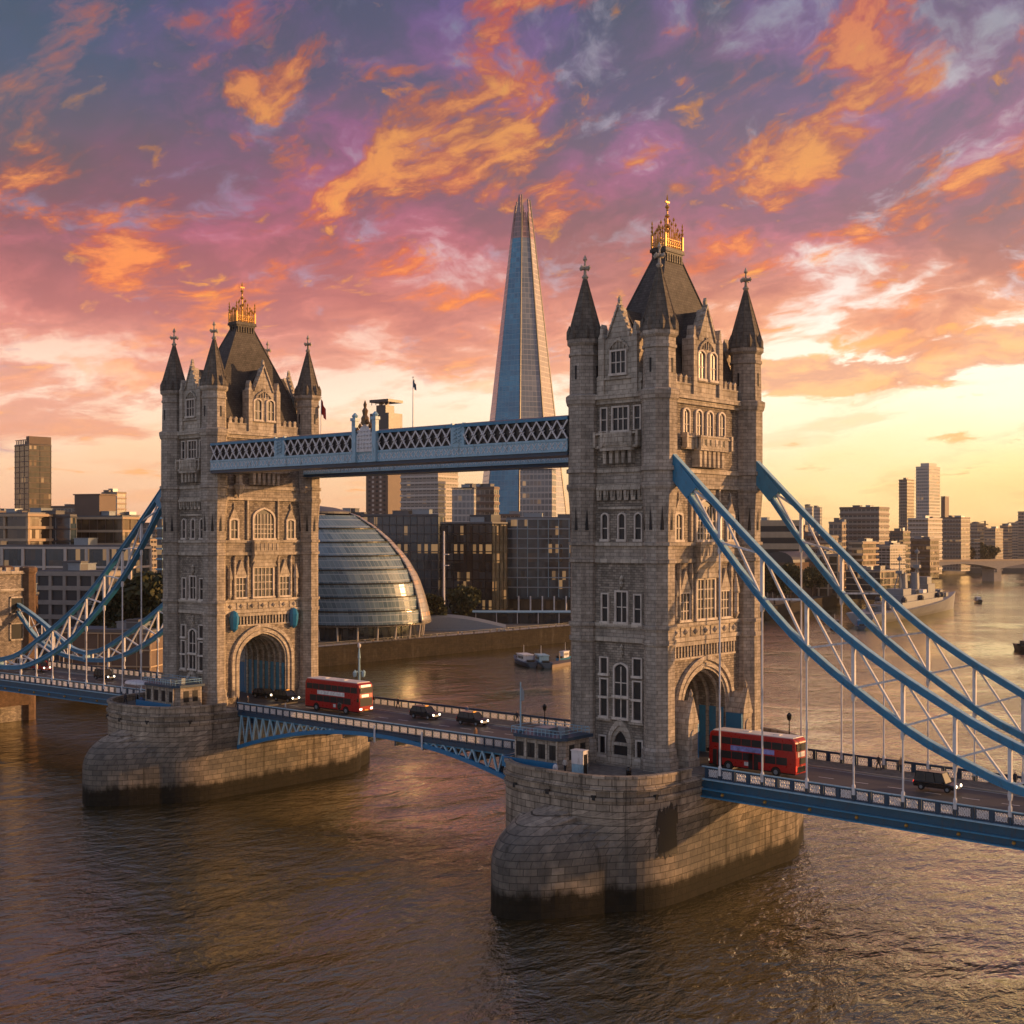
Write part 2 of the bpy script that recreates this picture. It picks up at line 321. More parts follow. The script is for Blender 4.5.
# ------------------------------------------------------------------ mesh helpers
class MB:
    def __init__(s): s.v = []; s.f = []; s.mi = []; s.xf = None; s.cur = 0; s.uvs = {}
    def add(s, vs, fs):
        o = len(s.v)
        if s.xf: vs = [s.xf(*p) for p in vs]
        s.v += [tuple(p) for p in vs]
        for f in fs: s.f.append(tuple(i+o for i in f)); s.mi.append(s.cur)
        return o
    def box(s, x0, x1, y0, y1, z0, z1):
        s.add([(x0,y0,z0),(x1,y0,z0),(x1,y1,z0),(x0,y1,z0),(x0,y0,z1),(x1,y0,z1),(x1,y1,z1),(x0,y1,z1)],
              [(0,3,2,1),(4,5,6,7),(0,1,5,4),(1,2,6,5),(2,3,7,6),(3,0,4,7)]); return s
    def cyl(s, x, y, z0, z1, r0, r1=None, n=8, rot=0, caps=True):
        r1 = r0 if r1 is None else r1
        return s.lathe([(r0, z0), (r1, z1)], x, y, n, rot, caps)
    def lathe(s, prof, x=0, y=0, n=8, rot=0, caps=True):
        vs = []; fs = []
        for r, z in prof:
            for i in range(n):
                a = rot+2*PI*i/n; vs.append((x+r*math.cos(a), y+r*math.sin(a), z))
        for k in range(len(prof)-1):
            for i in range(n):
                j = (i+1) % n; fs.append((k*n+i, k*n+j, (k+1)*n+j, (k+1)*n+i))
        if caps:
            fs.append(tuple(range(n-1, -1, -1))); fs.append(tuple((len(prof)-1)*n+i for i in range(n)))
        s.add(vs, fs); return s
    def prism(s, pts, z0, z1):
        n = len(pts)
        s.add([(x, y, z0) for x, y in pts]+[(x, y, z1) for x, y in pts],
              [tuple(range(n-1, -1, -1)), tuple(range(n, 2*n))]+[(i, (i+1) % n, n+(i+1) % n, n+i) for i in range(n)]); return s
    def plate(s, pts, d0, d1):
        """outline in (s,z), extruded along the middle axis from d0 to d1"""
        n = len(pts)
        s.add([(x, d0, z) for x, z in pts]+[(x, d1, z) for x, z in pts],
              [tuple(range(n-1, -1, -1)), tuple(range(n, 2*n))]+[(i, (i+1) % n, n+(i+1) % n, n+i) for i in range(n)]); return s
    def bar(s, p, q, w, h, up=(0, 0, 1)):
        p = Vector(p); q = Vector(q); d = (q-p).normalized(); u = Vector(up)
        if abs(d.dot(u)) > .98: u = Vector((1, 0, 0))
        a = d.cross(u).normalized(); b = a.cross(d).normalized(); a *= w/2; b *= h/2
        s.add([p-a-b, p+a-b, p+a+b, p-a+b, q-a-b, q+a-b, q+a+b, q-a+b],
              [(0,3,2,1),(4,5,6,7),(0,1,5,4),(1,2,6,5),(2,3,7,6),(3,0,4,7)]); return s
    def tube(s, pts, r, n=6):
        for p, q in zip(pts, pts[1:]): s.rod(p, q, r, r, n)
        return s
    def rod(s, p, q, r0, r1, n=6):
        p = Vector(p); q = Vector(q); d = (q-p).normalized(); u = Vector((0, 0, 1))
        if abs(d.dot(u)) > .98: u = Vector((1, 0, 0))
        a = d.cross(u).normalized(); b = a.cross(d)
        vs = [p+(a*math.cos(2*PI*i/n)+b*math.sin(2*PI*i/n))*r0 for i in range(n)]+[q+(a*math.cos(2*PI*i/n)+b*math.sin(2*PI*i/n))*r1 for i in range(n)]
        s.add(vs, [(i, (i+1) % n, n+(i+1) % n, n+i) for i in range(n)]+[tuple(range(n-1, -1, -1)), tuple(range(n, 2*n))]); return s
    def sweep(s, pts, w, h):
        """box beam following a curve in the xz plane"""
        vs = []; fs = []; n = len(pts)
        for i, p in enumerate(pts):
            p = Vector(p); a = Vector(pts[max(i-1, 0)]); b = Vector(pts[min(i+1, n-1)])
            d = (b-a).normalized(); nn = Vector((-d.z, 0, d.x))
            if nn.z < 0: nn = -nn
            for sy, sn in ((-1, -1), (1, -1), (1, 1), (-1, 1)):
                vs.append(p+Vector((0, sy*w/2, 0))+nn*sn*h/2)
        for i in range(n-1):
            for k in range(4):
                j = (k+1) % 4; fs.append((i*4+k, i*4+j, i*4+4+j, i*4+4+k))
        fs += [(3, 2, 1, 0), tuple((n-1)*4+k for k in range(4))]
        s.add(vs, fs); return s
    def build(s, name, mats, parent=None, loc=(0, 0, 0), rz=0, smooth=False, uvs=None, bevel=0, recalc=True):
        me = bpy.data.meshes.new(name); me.from_pydata(s.v, [], s.f)
        if not isinstance(mats, (list, tuple)): mats = [mats]
        for m in mats: me.materials.append(M[m] if isinstance(m, str) else m)
        for p, i in zip(me.polygons, s.mi): p.material_index = i
        if recalc:
            bm = bmesh.new(); bm.from_mesh(me); bmesh.ops.recalc_face_normals(bm, faces=bm.faces); bm.to_mesh(me); bm.free()
        me.update()
        lay = me.uv_layers.new(name='UVMap').data
        for p in me.polygons:
            n = p.normal
            if abs(n.z) > .95: t = Vector((1, 0, 0)); b = Vector((0, 1, 0))
            else:
                t = Vector((-n.y, n.x, 0)).normalized(); b = n.cross(t)
                if b.z < 0: b = -b
            for li in p.loop_indices:
                vi = me.loops[li].vertex_index; co = me.vertices[vi].co
                lay[li].uv = uvs[vi] if uvs else (co.dot(t), co.z if abs(n.z) < .7 else co.dot(b))
        if smooth:
            for p in me.polygons: p.use_smooth = True
        o = bpy.data.objects.new(name, me); COL.objects.link(o)
        o.location = loc; o.rotation_euler = (0, 0, rz)
        if parent: o.parent = parent
        if bevel:
            md = o.modifiers.new('bevel', 'BEVEL'); md.width = bevel; md.segments = 2
        return o
def tag(o, label=None, cat=None, group=None, kind=None):
    if label: o['label'] = label
    if cat: o['category'] = cat
    if group: o['group'] = group
    if kind: o['kind'] = kind
    return o
def empty(name, loc=(0, 0, 0), rz=0, label=None, cat=None, group=None):
    o = bpy.data.objects.new(name, None); COL.objects.link(o); o.location = loc; o.rotation_euler = (0, 0, rz)
    o.empty_display_size = 1
    return tag(o, label, cat, group)
def ref(src, parent, loc=(0, 0, 0), rz=0, name=None):
    """another object sharing src's mesh"""
    o = bpy.data.objects.new(name or src.name.split('.')[0], src.data); COL.objects.link(o)
    o.location = loc; o.rotation_euler = (0, 0, rz); o.parent = parent; return o
KIDS = None
def copy_tree(o, parent=None):
    c = o.copy(); COL.objects.link(c); c.parent = parent
    for ch in [x for x in list(bpy.data.objects) if x.parent == o]: copy_tree(ch, c)
    return c
def at(u, v, t):
    d = FW+RT*((u-512)/F)
    return Vector((CX+t*d.x, CY+t*d.y, CZ-t*(v-YH)/F))
def dup(o, loc, rz=0, sc=1, label=None):
    c = copy_tree(o); c.location = loc; c.rotation_euler = (0, 0, rz); c.scale = (sc, sc, sc) if not isinstance(sc, tuple) else sc
    if label: c['label'] = label
    return c

# ------------------------------------------------------------------ river and land
mb = MB(); mb.add([(-9000, -3000, 0), (6000, -3000, 0), (6000, 12000, 0), (-9000, 12000, 0)], [(0, 1, 2, 3)])
tag(mb.build('river_water', 'water'), kind='structure')
def land(name, poly, z, mat, zb=-2):
    m = MB(); m.prism(poly, zb, z); return tag(m.build(name, mat), kind='structure')
SB = [(-126, -900), (-126, 250), (-135, 400), (-175, 560), (-225, 700), (-282, 860), (-340, 1000), (-350, 1180), (100, 1500), (900, 1800), (-900, 2400)]
land('south_bank_ground', SB+[(-6000, 4200), (-6000, -900)], 5.0, 'ground')
land('north_bank_ground', [(178, -900), (178, 200), (150, 420), (60, 700), (-90, 1000), (-230, 1300), (-300, 1600), (-900, 2400), (-6000, 4200), (-6000, 9500), (5000, 9500), (5000, -900)], 4.96, 'ground')
# ================================================================== THE BRIDGE
D = 82.3
TX, TY = 5.25, 9.28           # turret axes
FX, FY = 5.2, 9.45           # wall planes
faces = {'E': lambda s, d, z: (s, -(FY+d), z), 'W': lambda s, d, z: (-s, FY+d, z),
         'N': lambda s, d, z: (FX+d, s, z), 'S': lambda s, d, z: (-(FX+d), -s, z)}

def arc(w, spring, rise, n=12, point=0.0):
    """outline of an arch head from (-w, spring) to (w, spring)"""
    out = []
    for i in range(n+1):
        a = PI-PI*i/n; x = math.cos(a); z = math.sin(a)**(0.8 if point else 1)
        out.append((w*x, spring+rise*(z*(1-point)+point*(1-abs(x)))))
    return out

def window(parent, xf, c, z0, w, h, cols=1, rows=2, arched=0.0, fr=.22, sill=True, mat='frame'):
    m = MB(); m.xf = xf
    hw = w/2; zt = z0+h
    inner = [(c+hw, z0), (c+hw, zt-arched)]
    if arched: head = [(c+x, z) for x, z in arc(hw, zt-arched, arched, 10, .25)]
    else: head = [(c-hw, zt), (c+hw, zt)]
    pts_in = [(c-hw, z0)]+head+[(c+hw, z0)]
    k = (hw+fr)/hw
    pts_out = [(c-hw-fr, z0)]+[(c+(x-c)*k, z+(fr if z > z0+.1 else 0)) for x, z in head]+[(c+hw+fr, z0)]
    n = len(pts_in)
    for i in range(n-1):                       # surround, ring of blocks
        a, b, cc, d = pts_in[i], pts_in[i+1], pts_out[i+1], pts_out[i]
        m.plate([a, b, cc, d], -.05, .24)
    if sill: m.box(c-hw-fr-.1, c+hw+fr+.1, -.05, .36, z0-.28, z0)
    for i in range(1, cols):
        x = c-hw+w*i/cols; m.box(x-.06, x+.06, -.02, .15, z0, zt-arched*.45)
    for j in range(1, rows):
        z = z0+(h-arched)*j/rows; m.box(c-hw, c+hw, -.02, .13, z-.055, z+.055)
    o = m.build('window', mat, parent)
    g = MB(); g.xf = xf; g.plate(pts_in, -.04, .045)
    g.build('pane', 'glass', o)
    return o

def string(m, z, h, out, x=FX, y=FY):
    """moulded band round the walls"""
    m.box(-x-out, x+out, -y-out, y+out, z, z+h)

def make_tower():
    root = empty('bridge_tower', (0, 0, 0))
    # --- walls: solid above the roadway arch, two side blocks below
    zb, za = 12.9, 27.0
    AW, SPR, RISE = 4.55, 19.0, 4.6
    w = MB()
    for sg in (-1, 1):
        y0, y1 = (AW, FY) if sg > 0 else (-FY, -AW)
        w.box(-FX, FX, y0, y1, zb, za)
    head = arc(AW, SPR, RISE, 16, .12)
    for i in range(len(head)-1):               # spandrels over the vault, full depth
        (y0, z0), (y1, z1) = head[i], head[i+1]
        w.add([(-FX, y0, z0), (-FX, y1, z1), (-FX, y1, za), (-FX, y0, za), (FX, y0, z0), (FX, y1, z1), (FX, y1, za), (FX, y0, za)],
              [(0, 3, 2, 1), (4, 5, 6, 7), (0, 1, 5, 4), (2, 3, 7, 6)])
    w.box(-FX, FX, -FY, FY, za, 56.5)
    w.build('wall', 'granite', root)
    # plain ashlar bands between string courses
    b = MB()
    for z0, z1 in ((27.5, 28.7), (36.5, 38.0), (45.1, 46.4)): string(b, z0, z1-z0, .06)
    b.build('ashlar_band', 'stone', root)
    m = MB()
    for z, h, o in ((27.0, .5, .3), (28.7, .42, .35), (36.05, .45, .3), (38.0, .42, .38), (44.65, .45, .35), (46.4, .5, .3), (54.3, .55, .35), (54.85, .55, .7), (13.0, 1.2, .35)):
        if z > 20: string(m, z, h, o)
    m.build('string_course', 'trim', root)
    for sg in (-1, 1):
        m = MB(); m.box(-FX-.3, FX+.3, (FY-2.3) if sg > 0 else -FY-.3, FY+.3 if sg > 0 else -(FY-2.3), 13.0, 14.1); m.build('plinth', 'trim', root)
    # --- corner turrets
    for sx in (-1, 1):
        for sy in (-1, 1):
            t = MB(); rot = PI/8
            t.lathe([(2.163, 13.0), (2.163, 14.2), (1.989, 14.6), (1.989, 15.2), (1.773, 15.6), (1.730, 27.0), (1.946, 27.0), (1.946, 27.5), (1.773, 27.5), (1.773, 28.7), (2.007, 28.7), (2.007, 29.1), (1.747, 29.15),
                     (1.747, 36.05), (1.972, 36.1), (1.972, 36.5), (1.773, 36.55), (1.773, 38.0), (2.041, 38.05), (2.041, 38.4), (1.773, 38.45),
                     (1.773, 41.0), (2.033, 44.2), (2.249, 44.65), (2.249, 45.1), (2.033, 45.15), (2.033, 46.4), (2.266, 46.45), (2.266, 46.9), (2.033, 46.95), (2.033, 54.2),
                     (2.206, 54.4), (2.350, 54.95), (2.350, 55.4), (1.903, 55.6), (1.834, 60.0), (1.989, 60.1), (1.989, 60.4), (1.860, 60.45), (1.860, 61.2), (2.163, 61.5), (2.163, 62.0)], sx*TX, sy*TY, 8, rot)
            to = t.build('corner_turret', 'stone', root)
            s = MB(); s.lathe([(2.2, 61.95), (1.85, 63.2), (.22, 69.2)], sx*TX, sy*TY, 8, rot)
            for k in range(8):                 # tile ridges
                a = rot+2*PI*k/8; p = Vector((sx*TX, sy*TY, 0))
                s.rod(p+Vector((1.87*math.cos(a), 1.87*math.sin(a), 63.2)), p+Vector((.2*math.cos(a), .2*math.sin(a), 69.2)), .09, .06, 4)
            for k in range(8):                 # little lucarnes round the skirt
                a = rot+2*PI*(k+.5)/8
                cxx, cyy = sx*TX+1.85*math.cos(a), sy*TY+1.85*math.sin(a)
                s.lathe([(.34, 62.0), (.34, 62.9), (.02, 63.7)], cxx, cyy, 4, a)
            so = s.build('spire', 'spire', to)
            f = MB(); x, y = sx*TX, sy*TY
            f.lathe([(.22, 69.1), (.42, 69.4), (.18, 69.7), (.16, 70.2), (.36, 70.45), (.12, 70.8), (.10, 71.2), (.26, 71.45), (.03, 72.0)], x, y, 8)
            f.box(x-.62, x+.62, y-.14, y+.14, 70.3, 70.62); f.box(x-.14, x+.14, y-.62, y+.62, 70.3, 70.62)
            for q in (-.62, .62):
                f.lathe([(.05, 70.2), (.2, 70.46), (.05, 70.75)], x+q, y, 6); f.lathe([(.05, 70.2), (.2, 70.46), (.05, 70.75)], x, y+q, 6)
            f.build('finial', 'trim', so)
            # pointed corbels where the turret swells, slit windows
            c = MB()
            for k in range(8):
                a = 2*PI*k/8; ca, sa = math.cos(a), math.sin(a)
                if ca*sx < -.1 and sa*sy < -.1: continue
                px, py = sx*TX+1.70*ca, sy*TY+1.70*sa; tx, ty = -sa, ca
                for q0, q1 in ((-.22, .22),):
                    c.add([(px+tx*q0, py+ty*q0, 39.8), (px+tx*q1, py+ty*q1, 39.8), (px+tx*0+ca*.12, py+sa*.12, 42.6), (px+ca*.05+tx*q0*.4, py+sa*.05+ty*q0*.4, 39.8)], [(0, 1, 2), (0, 2, 3), (1, 3, 2), (0, 3, 1)])
                c.box(px-.1, px+.1, py-.1, py+.1, 57.3, 58.9) if k % 2 == 0 else None
            c.build('slit_window', 'dark', to)
    # --- parapet with pierced merlons, between turrets
    pa = MB()
    for fn, L in (('E', 3.1), ('W', 3.1), ('N', 6.9), ('S', 6.9)):
        pa.xf = faces[fn]; g = 2.72
        segs = ([(-L, -g), (g, L)])
        for s0, s1 in segs:
            pa.box(s0, s1, -.1, .35, 55.4, 56.5); pa.box(s0, s1, -.15, .42, 56.5, 56.65)
            n = max(1, int((s1-s0)/.95))
            for i in range(n):
                c = s0+(s1-s0)*(i+.5)/n; pa.box(c-.27, c+.27, -.05, .3, 56.65, 57.3); pa.plate([(c-.34, 57.3), (c+.34, 57.3), (c, 57.65)], -.08, .34)
    pa.build('parapet', 'trim', root)
    # --- steep roof with lower skirt, platform and crest
    r = MB()
    rings = [(4.9, 9.0, 55.4), (4.4, 8.4, 57.3), (3.2, 6.7, 62.4), (.85, 1.65, 72.3), (.8, 1.6, 72.6)]
    vs = []; fs = []
    for hx, hy, z in rings: vs += [(-hx, -hy, z), (hx, -hy, z), (hx, hy, z), (-hx, hy, z)]
    for k in range(len(rings)-1):
        for i in range(4): j = (i+1) % 4; fs.append((k*4+i, k*4+j, k*4+4+j, k*4+4+i))
    fs.append(tuple(len(vs)-4+i for i in range(4))); r.add(vs, fs)
    ro = r.build('roof', 'slate', root)
    h = MB()
    for k in range(1, len(rings)-1):           # lead hips
        for sx in (-1, 1):
            for sy in (-1, 1):
                a, b2 = rings[k], rings[k+1]; h.rod((sx*a[0], sy*a[1], a[2]), (sx*b2[0], sy*b2[1], b2[2]), .14, .12, 6)
    h.box(-1.0, 1.0, -1.8, 1.8, 72.6, 72.85); h.box(-1.15, 1.15, -2.0, 2.0, 72.85, 73.25); h.box(-1.05, 1.05, -1.9, 1.9, 73.25, 73.4)
    for i in range(7):
        y = -1.5+3.0*i/6
        for sx in (-1, 1): h.box(sx*.98-.12, sx*.98+.12, y-.13, y+.13, 71.7, 72.6)
    for i in range(3):
        x = -.6+.6*i
        for sy in (-1, 1): h.box(x-.14, x+.14, sy*1.78-.12, sy*1.78+.12, 71.7, 72.6)
    h.build('roof_platform', 'slate', ro)
    g = MB()
    def fin(x, y, z, k): g.lathe([(.2*k, z), (.10*k, z+.5*k), (.26*k, z+.75*k), (.08*k, z+1.1*k), (.22*k, z+1.45*k), (.06*k, z+1.7*k), (.16*k, z+2.0*k), (.01, z+2.5*k)], x, y, 6)
    for sx in (-1, 1):
        for sy in (-1, 1): g.box(sx*.95-.12, sx*.95+.12, sy*1.8-.12, sy*1.8+.12, 73.4, 75.0); fin(sx*.95, sy*1.8, 74.8, .75)
    def crest(p, q, n, hmax):
        p = Vector(p); q = Vector(q); g.bar(p+Vector((0, 0, .3)), q+Vector((0, 0, .3)), .05, .07); g.bar(p+Vector((0, 0, 1.0)), q+Vector((0, 0, 1.0)), .05, .06)
        for i in range(n+1):
            t = i/n; c = p.lerp(q, t); k = 1.3+hmax*(1-abs(2*t-1))**1.3
            g.rod(c, c+Vector((0, 0, k)), .085, .04, 5); g.lathe([(.02, c.z+k), (.17, c.z+k+.22), (.01, c.z+k+.55)], c.x, c.y, 6)
            if i < n:
                c2 = p.lerp(q, (i+1)/n); g.bar(c+Vector((0, 0, .35)), c2+Vector((0, 0, .95)), .03, .045)
    for sx in (-1, 1): crest((sx*.92, -1.7, 73.4), (sx*.92, 1.7, 73.4), 8, 1.9)
    for sy in (-1, 1): crest((-.85, sy*1.75, 73.4), (.85, sy*1.75, 73.4), 5, .8)
    crest((0, -1.5, 73.6), (0, 1.5, 73.6), 6, 3.0)
    g.rod((0, 0, 73.4), (0, 0, 79.2), .16, .07, 6)
    for z, k in ((76.2, .42), (77.4, .34), (78.5, .3)): g.lathe([(.05, z-.3), (k, z), (.05, z+.35)], 0, 0, 8)
    g.box(-.08, .08, -.42, .42, 79.0, 79.2); g.lathe([(.04, 79.1), (.13, 79.5), (.01, 80.1)], 0, 0, 6)
    g.build('roof_crest', 'gold', ro)
    # --- dormer gables, each a part with windows as its sub-parts
    def gable(fn, hw, apex, wins):
        xf = faces[fn]; m = MB(); m.xf = xf
        sh = 61.4
        out = [(-hw, 55.4), (-hw, sh), (-hw*.62, sh+.5), (0, apex), (hw*.62, sh+.5), (hw, sh), (hw, 55.4)]
        m.plate(out, -1.0, .3)
        for sg in (-1, 1):                     # buttresses and pinnacles
            m.box(sg*hw-.38, sg*hw+.38, -1.0, .6, 55.4, sh+.6)
            m.plate([(sg*hw-.38, sh+.6), (sg*hw+.38, sh+.6), (sg*hw+.2, sh+1.0), (sg*hw+.2, sh+1.5), (sg*hw, sh+2.1), (sg*hw-.2, sh+1.5), (sg*hw-.2, sh+1.0)], -.5, .5)
            m.add([(sg*hw, .3, sh+.6)], [])
            a = (sg*hw*.66, sh+.45); b2 = (0, apex+.12)
            m.plate([a, (a[0]+sg*.05, a[1]+.32), (0, apex+.5), b2], -.25, .5)
        for i in range(5):                     # crockets up the raking edge
            for sg in (-1, 1):
                t = (i+.5)/5; x = sg*hw*.66*(1-t); z = sh+.6+(apex-sh-.4)*t; m.box(x-.12+sg*.1, x+.12+sg*.1, -.05, .35, z, z+.32)
        m.plate([(-.12, apex+.3), (.12, apex+.3), (.2, apex+.8), (0, apex+1.3), (-.2, apex+.8)], -.1, .3)
        go = m.build('gable', 'trim', root)
        d = MB(); d.xf = xf
        for sg in (-1, 1):
            d.add([(0, -.9, apex-.2), (sg*(hw-.1), -.9, sh+.1), (sg*(hw-.1), -5.6 if fn in 'EW' else -4.2, sh+.1), (0, -6.2 if fn in 'EW' else -4.6, apex-.2)], [(0, 1, 2, 3)])
            d.add([(sg*(hw-.1), -.9, sh+.1), (sg*(hw-.1), -.9, 56), (sg*(hw-.1), -5 if fn in 'EW' else -4, 56), (sg*(hw-.1), -5.6 if fn in 'EW' else -4.2, sh+.1)], [(0, 1, 2, 3)])
        d.build('dormer_roof', 'slate', go)
        for c, z0, w_, h_, cols, rows, ar in wins:
            f = lambda s, dd, z: xf(s, dd+.3, z)
            window(go, f, c, z0, w_, h_, cols, rows, ar, .18)
        t2 = MB(); t2.xf = lambda s, dd, z: xf(s, dd+.3, z)
        z0 = max(q[1]+q[3] for q in wins)
        for x in (-.75, -.25, .25, .75):       # tracery of small ribs and a niche over the windows
            t2.box(x-.06, x+.06, 0, .16, z0+.3, z0+1.9-abs(x)*.9)
        t2.plate(arc(hw*.62, z0+.05, 1.5, 10, .4)+[(hw*.50, z0+.05)]+list(reversed(arc(hw*.50, z0+.05, 1.2, 10, .4))), 0, .22)
        t2.box(-hw+.4, hw-.4, 0, .2, 57.0, 57.3)
        t2.build('tracery', 'trim', go)
    for fn in 'EW': gable(fn, 2.35, 65.3, [(0, 57.7, 2.0, 2.5, 3, 2, 0)])
    for fn in 'NS': gable(fn, 2.75, 65.7, [(-1.25, 57.4, 1.35, 3.2, 2, 2, .5), (1.25, 57.4, 1.35, 3.2, 2, 2, .5)])
    # --- windows of the narrow river faces
    for fn in 'EW':
        xf = faces[fn]
        for c, z0, w_, h_, cols, rows, ar in ((-2.25, 51.2, .75, 2.6, 1, 2, 0), (0.1, 51.2, 2.1, 2.6, 3, 2, 0), (2.45, 51.2, .75, 2.6, 1, 2, 0),
              (-2.1, 38.75, .8, 2.9, 1, 2, .4), (.3, 38.75, .85, 2.9, 1, 2, .4), (2.6, 38.75, .8, 2.9, 1, 2, .4),
              (-2.1, 29.3, .8, 3.1, 1, 2, 0), (.25, 29.3, 1.5, 3.4, 2, 2, 0), (2.5, 29.3, .85, 3.1, 1, 2, 0),
              (-2.25, 23.3, .95, 1.75, 1, 1, 0), (2.45, 23.3, 1.05, 1.9, 1, 1, 0), (.15, 20.9, 1.75, 3.6, 2, 2, .7), (.15, 18.4, 1.75, 2.1, 2, 1, 0),
              (-2.25, 20.7, .95, 1.9, 1, 1, 0), (2.45, 20.7, 1.05, 1.9, 1, 1, 0), (-2.25, 18.4, .95, 2.0, 1, 1, 0), (2.45, 18.3, 1.05, 2.1, 1, 1, 0),
              (-2.45, 13.9, .8, 2.1, 1, 1, 0), (2.75, 13.9, .7, 2.0, 1, 1, 0)):
            window(root, xf, c, z0, w_, h_, cols, rows, ar, .16 if w_ < 1.2 else .2)
        m = MB(); m.xf = xf                    # dressings: transom bands, carved panels, corbel table, crocket over windows
        m.box(-3.3, 3.3, 0, .3, 20.5, 20.7); m.box(-3.2, -1.2, 0, .4, 17.9, 18.15); m.box(1.4, 3.4, 0, .4, 17.8, 18.05)
        for i in range(7):
            x = -2.9+5.8*i/6; m.plate([(x-.28, 43.2), (x+.28, 43.2), (x+.4, 44.5), (x-.4, 44.5)], 0, .28); m.box(x-.15, x+.15, 0, .45, 43.6, 44.6)
        m.box(-3.1, 3.1, 0, .55, 44.35, 44.7); m.box(-3.1, 3.1, 0, .18, 42.2, 42.45)
        for z in (33.3, 25.4): m.lathe([(.08, z), (.26, z+.35), (.1, z+.7), (.24, z+1.0), (.02, z+1.4)], .25, 0.15, 6)
        m.box(-.06, .06, 0, .22, 32.9, 34.4)
        m.build('carved_dressing', 'trim', root)
        dk = MB(); dk.xf = xf
        for i in range(6):
            x = -2.4+4.8*i/5; dk.box(x-.16, x+.16, -.02, .06, 43.25, 44.1)
        dk.build('recess_shade', 'dark', root)  # near-black plates paint the shade of arcade recesses that are not cut
        b2 = MB(); b2.xf = xf                  # balcony on corbels
        b2.box(-3.0, 3.0, 0, .9, 49.15, 49.45); b2.box(-2.0, 2.2, .6, 1.0, 49.45, 50.7); b2.box(-3.0, 3.0, .3, .6, 49.45, 50.6)
        b2.box(-3.1, 3.1, 0, 1.05, 50.7, 50.92); b2.box(-2.1, 2.3, 0, 1.15, 48.85, 49.15)
        for i in range(5):
            x = -1.7+3.5*i/4; b2.plate([(x-.18, 47.4), (x+.18, 47.4), (x+.26, 48.85), (x-.26, 48.85)], 0, .8)
            b2.box(x-.22, x+.22, .98, 1.06, 49.65, 50.45)
        for x in (-3.0, -1.95, 2.15, 3.0): b2.box(x-.16, x+.16, .2, 1.1, 49.3, 51.1)
        b2.build('balcony', 'trim', root)
        dm = MB(); dm.xf = xf                  # door with pointed surround
        pin = [(-.85, 13.1)]+[(x+.15, z) for x, z in arc(1.0, 15.0, 1.9, 10, .35)]+[(1.15, 13.1)]
        for i in range(len(pin)-1):
            a, c2 = pin[i], pin[i+1]
            for k0, k1, dd in ((1.0, 1.3, .25), (1.3, 1.65, .45)):
                f0 = lambda p, k: (.15+(p[0]-.15)*k, 13.1+(p[1]-13.1)*(1+(k-1)*.55))
                dm.plate([f0(a, k0), f0(c2, k0), f0(c2, k1), f0(a, k1)], -.05, dd)
        dm.box(-.85, 1.15, -.05, .22, 15.2, 15.55)
        do = dm.build('door', 'trim', root)
        dl = MB(); dl.xf = xf; dl.plate([(-.85, 13.05), (1.15, 13.05), (1.15, 15.2), (-.85, 15.2)], -.03, .06)
        dl.plate([(-.85, 15.55), (1.15, 15.55), (.95, 16.2), (.15, 16.8), (-.65, 16.2)], -.03, .05)
        dl.build('door_leaf', 'dark', do)
    # --- windows of the road faces
    for fn in 'NS':
        xf = faces[fn]
        for c in (-4.0, -1.35, 1.0, 3.6): window(root, xf, c, 50.7, 1.15, 3.0, 2, 2, .5, .2)
        for c, z0, w_, h_, cols, rows, ar in ((.2, 38.7, 3.9, 4.6, 6, 4, 1.7), (-5.6, 38.7, 1.3, 2.9, 2, 2, .3), (5.6, 38.7, 1.3, 2.9, 2, 2, .3),
              (.1, 29.5, 3.7, 4.5, 5, 4, 0), (-4.3, 29.5, 1.9, 3.0, 3, 3, 0), (4.3, 29.5, 1.9, 3.0, 3, 3, 0)):
            window(root, xf, c, z0, w_, h_, cols, rows, ar, .28)
        m = MB(); m.xf = xf
        for sg in (-1, 1):                     # niche canopies, pilasters, pinnacles over side windows
            for q in (3.05, 5.55): m.box(sg*q-.14, sg*q+.14, 0, .38, 29.2, 35.0); m.plate([(sg*q-.2, 35), (sg*q+.2, 35), (sg*q, 36.0)], 0, .38)
            m.plate([(sg*4.3-1.1, 32.7), (sg*4.3+1.1, 32.7), (sg*4.3, 35.3)], 0, .3)
            m.lathe([(.34, 30.0), (.34, 32.2), (.5, 32.3), (.42, 33.0), (.05, 34.6)], sg*6.55, .3, 6)
            m.lathe([(.1, 29.2), (.45, 29.9), (.3, 30.0)], sg*6.55, .3, 6)
            m.plate([(sg*5.6-.85, 41.8), (sg*5.6+.85, 41.8), (sg*5.6, 43.4)], 0, .25); m.lathe([(.05, 43.3), (.2, 43.7), (.02, 44.3)], sg*5.6, .12, 6)
            m.box(sg*3.0-.15, sg*3.0+.15, 0, .3, 38.5, 44.6)
        m.plate([(-2.3, 34.2), (2.5, 34.2), (2.0, 35.2), (1.6, 36.0), (-1.4, 36.0), (-1.8, 35.2)], 0, .5)
        for i in range(7):                     # carved frieze under the great window
            x = -6.3+12.6*i/6
            m.box(x-.85, x+.85, 0, .14, 27.55, 28.6); m.lathe([(.05, 27.7), (.38, 28.1), (.05, 28.5)], x, .12, 8)
        for i in range(21):                    # blind arcade above the arch
            x = -6.3+12.6*i/20; m.box(x-.12, x+.12, 0, .22, 25.2, 26.6)
        m.box(-6.6, 6.6, 0, .28, 26.5, 26.95); m.box(-6.6, 6.6, 0, .24, 24.95, 25.2)
        m.build('carved_dressing', 'trim', root)
        b2 = MB(); b2.xf = xf                  # oriel balcony below the arched window
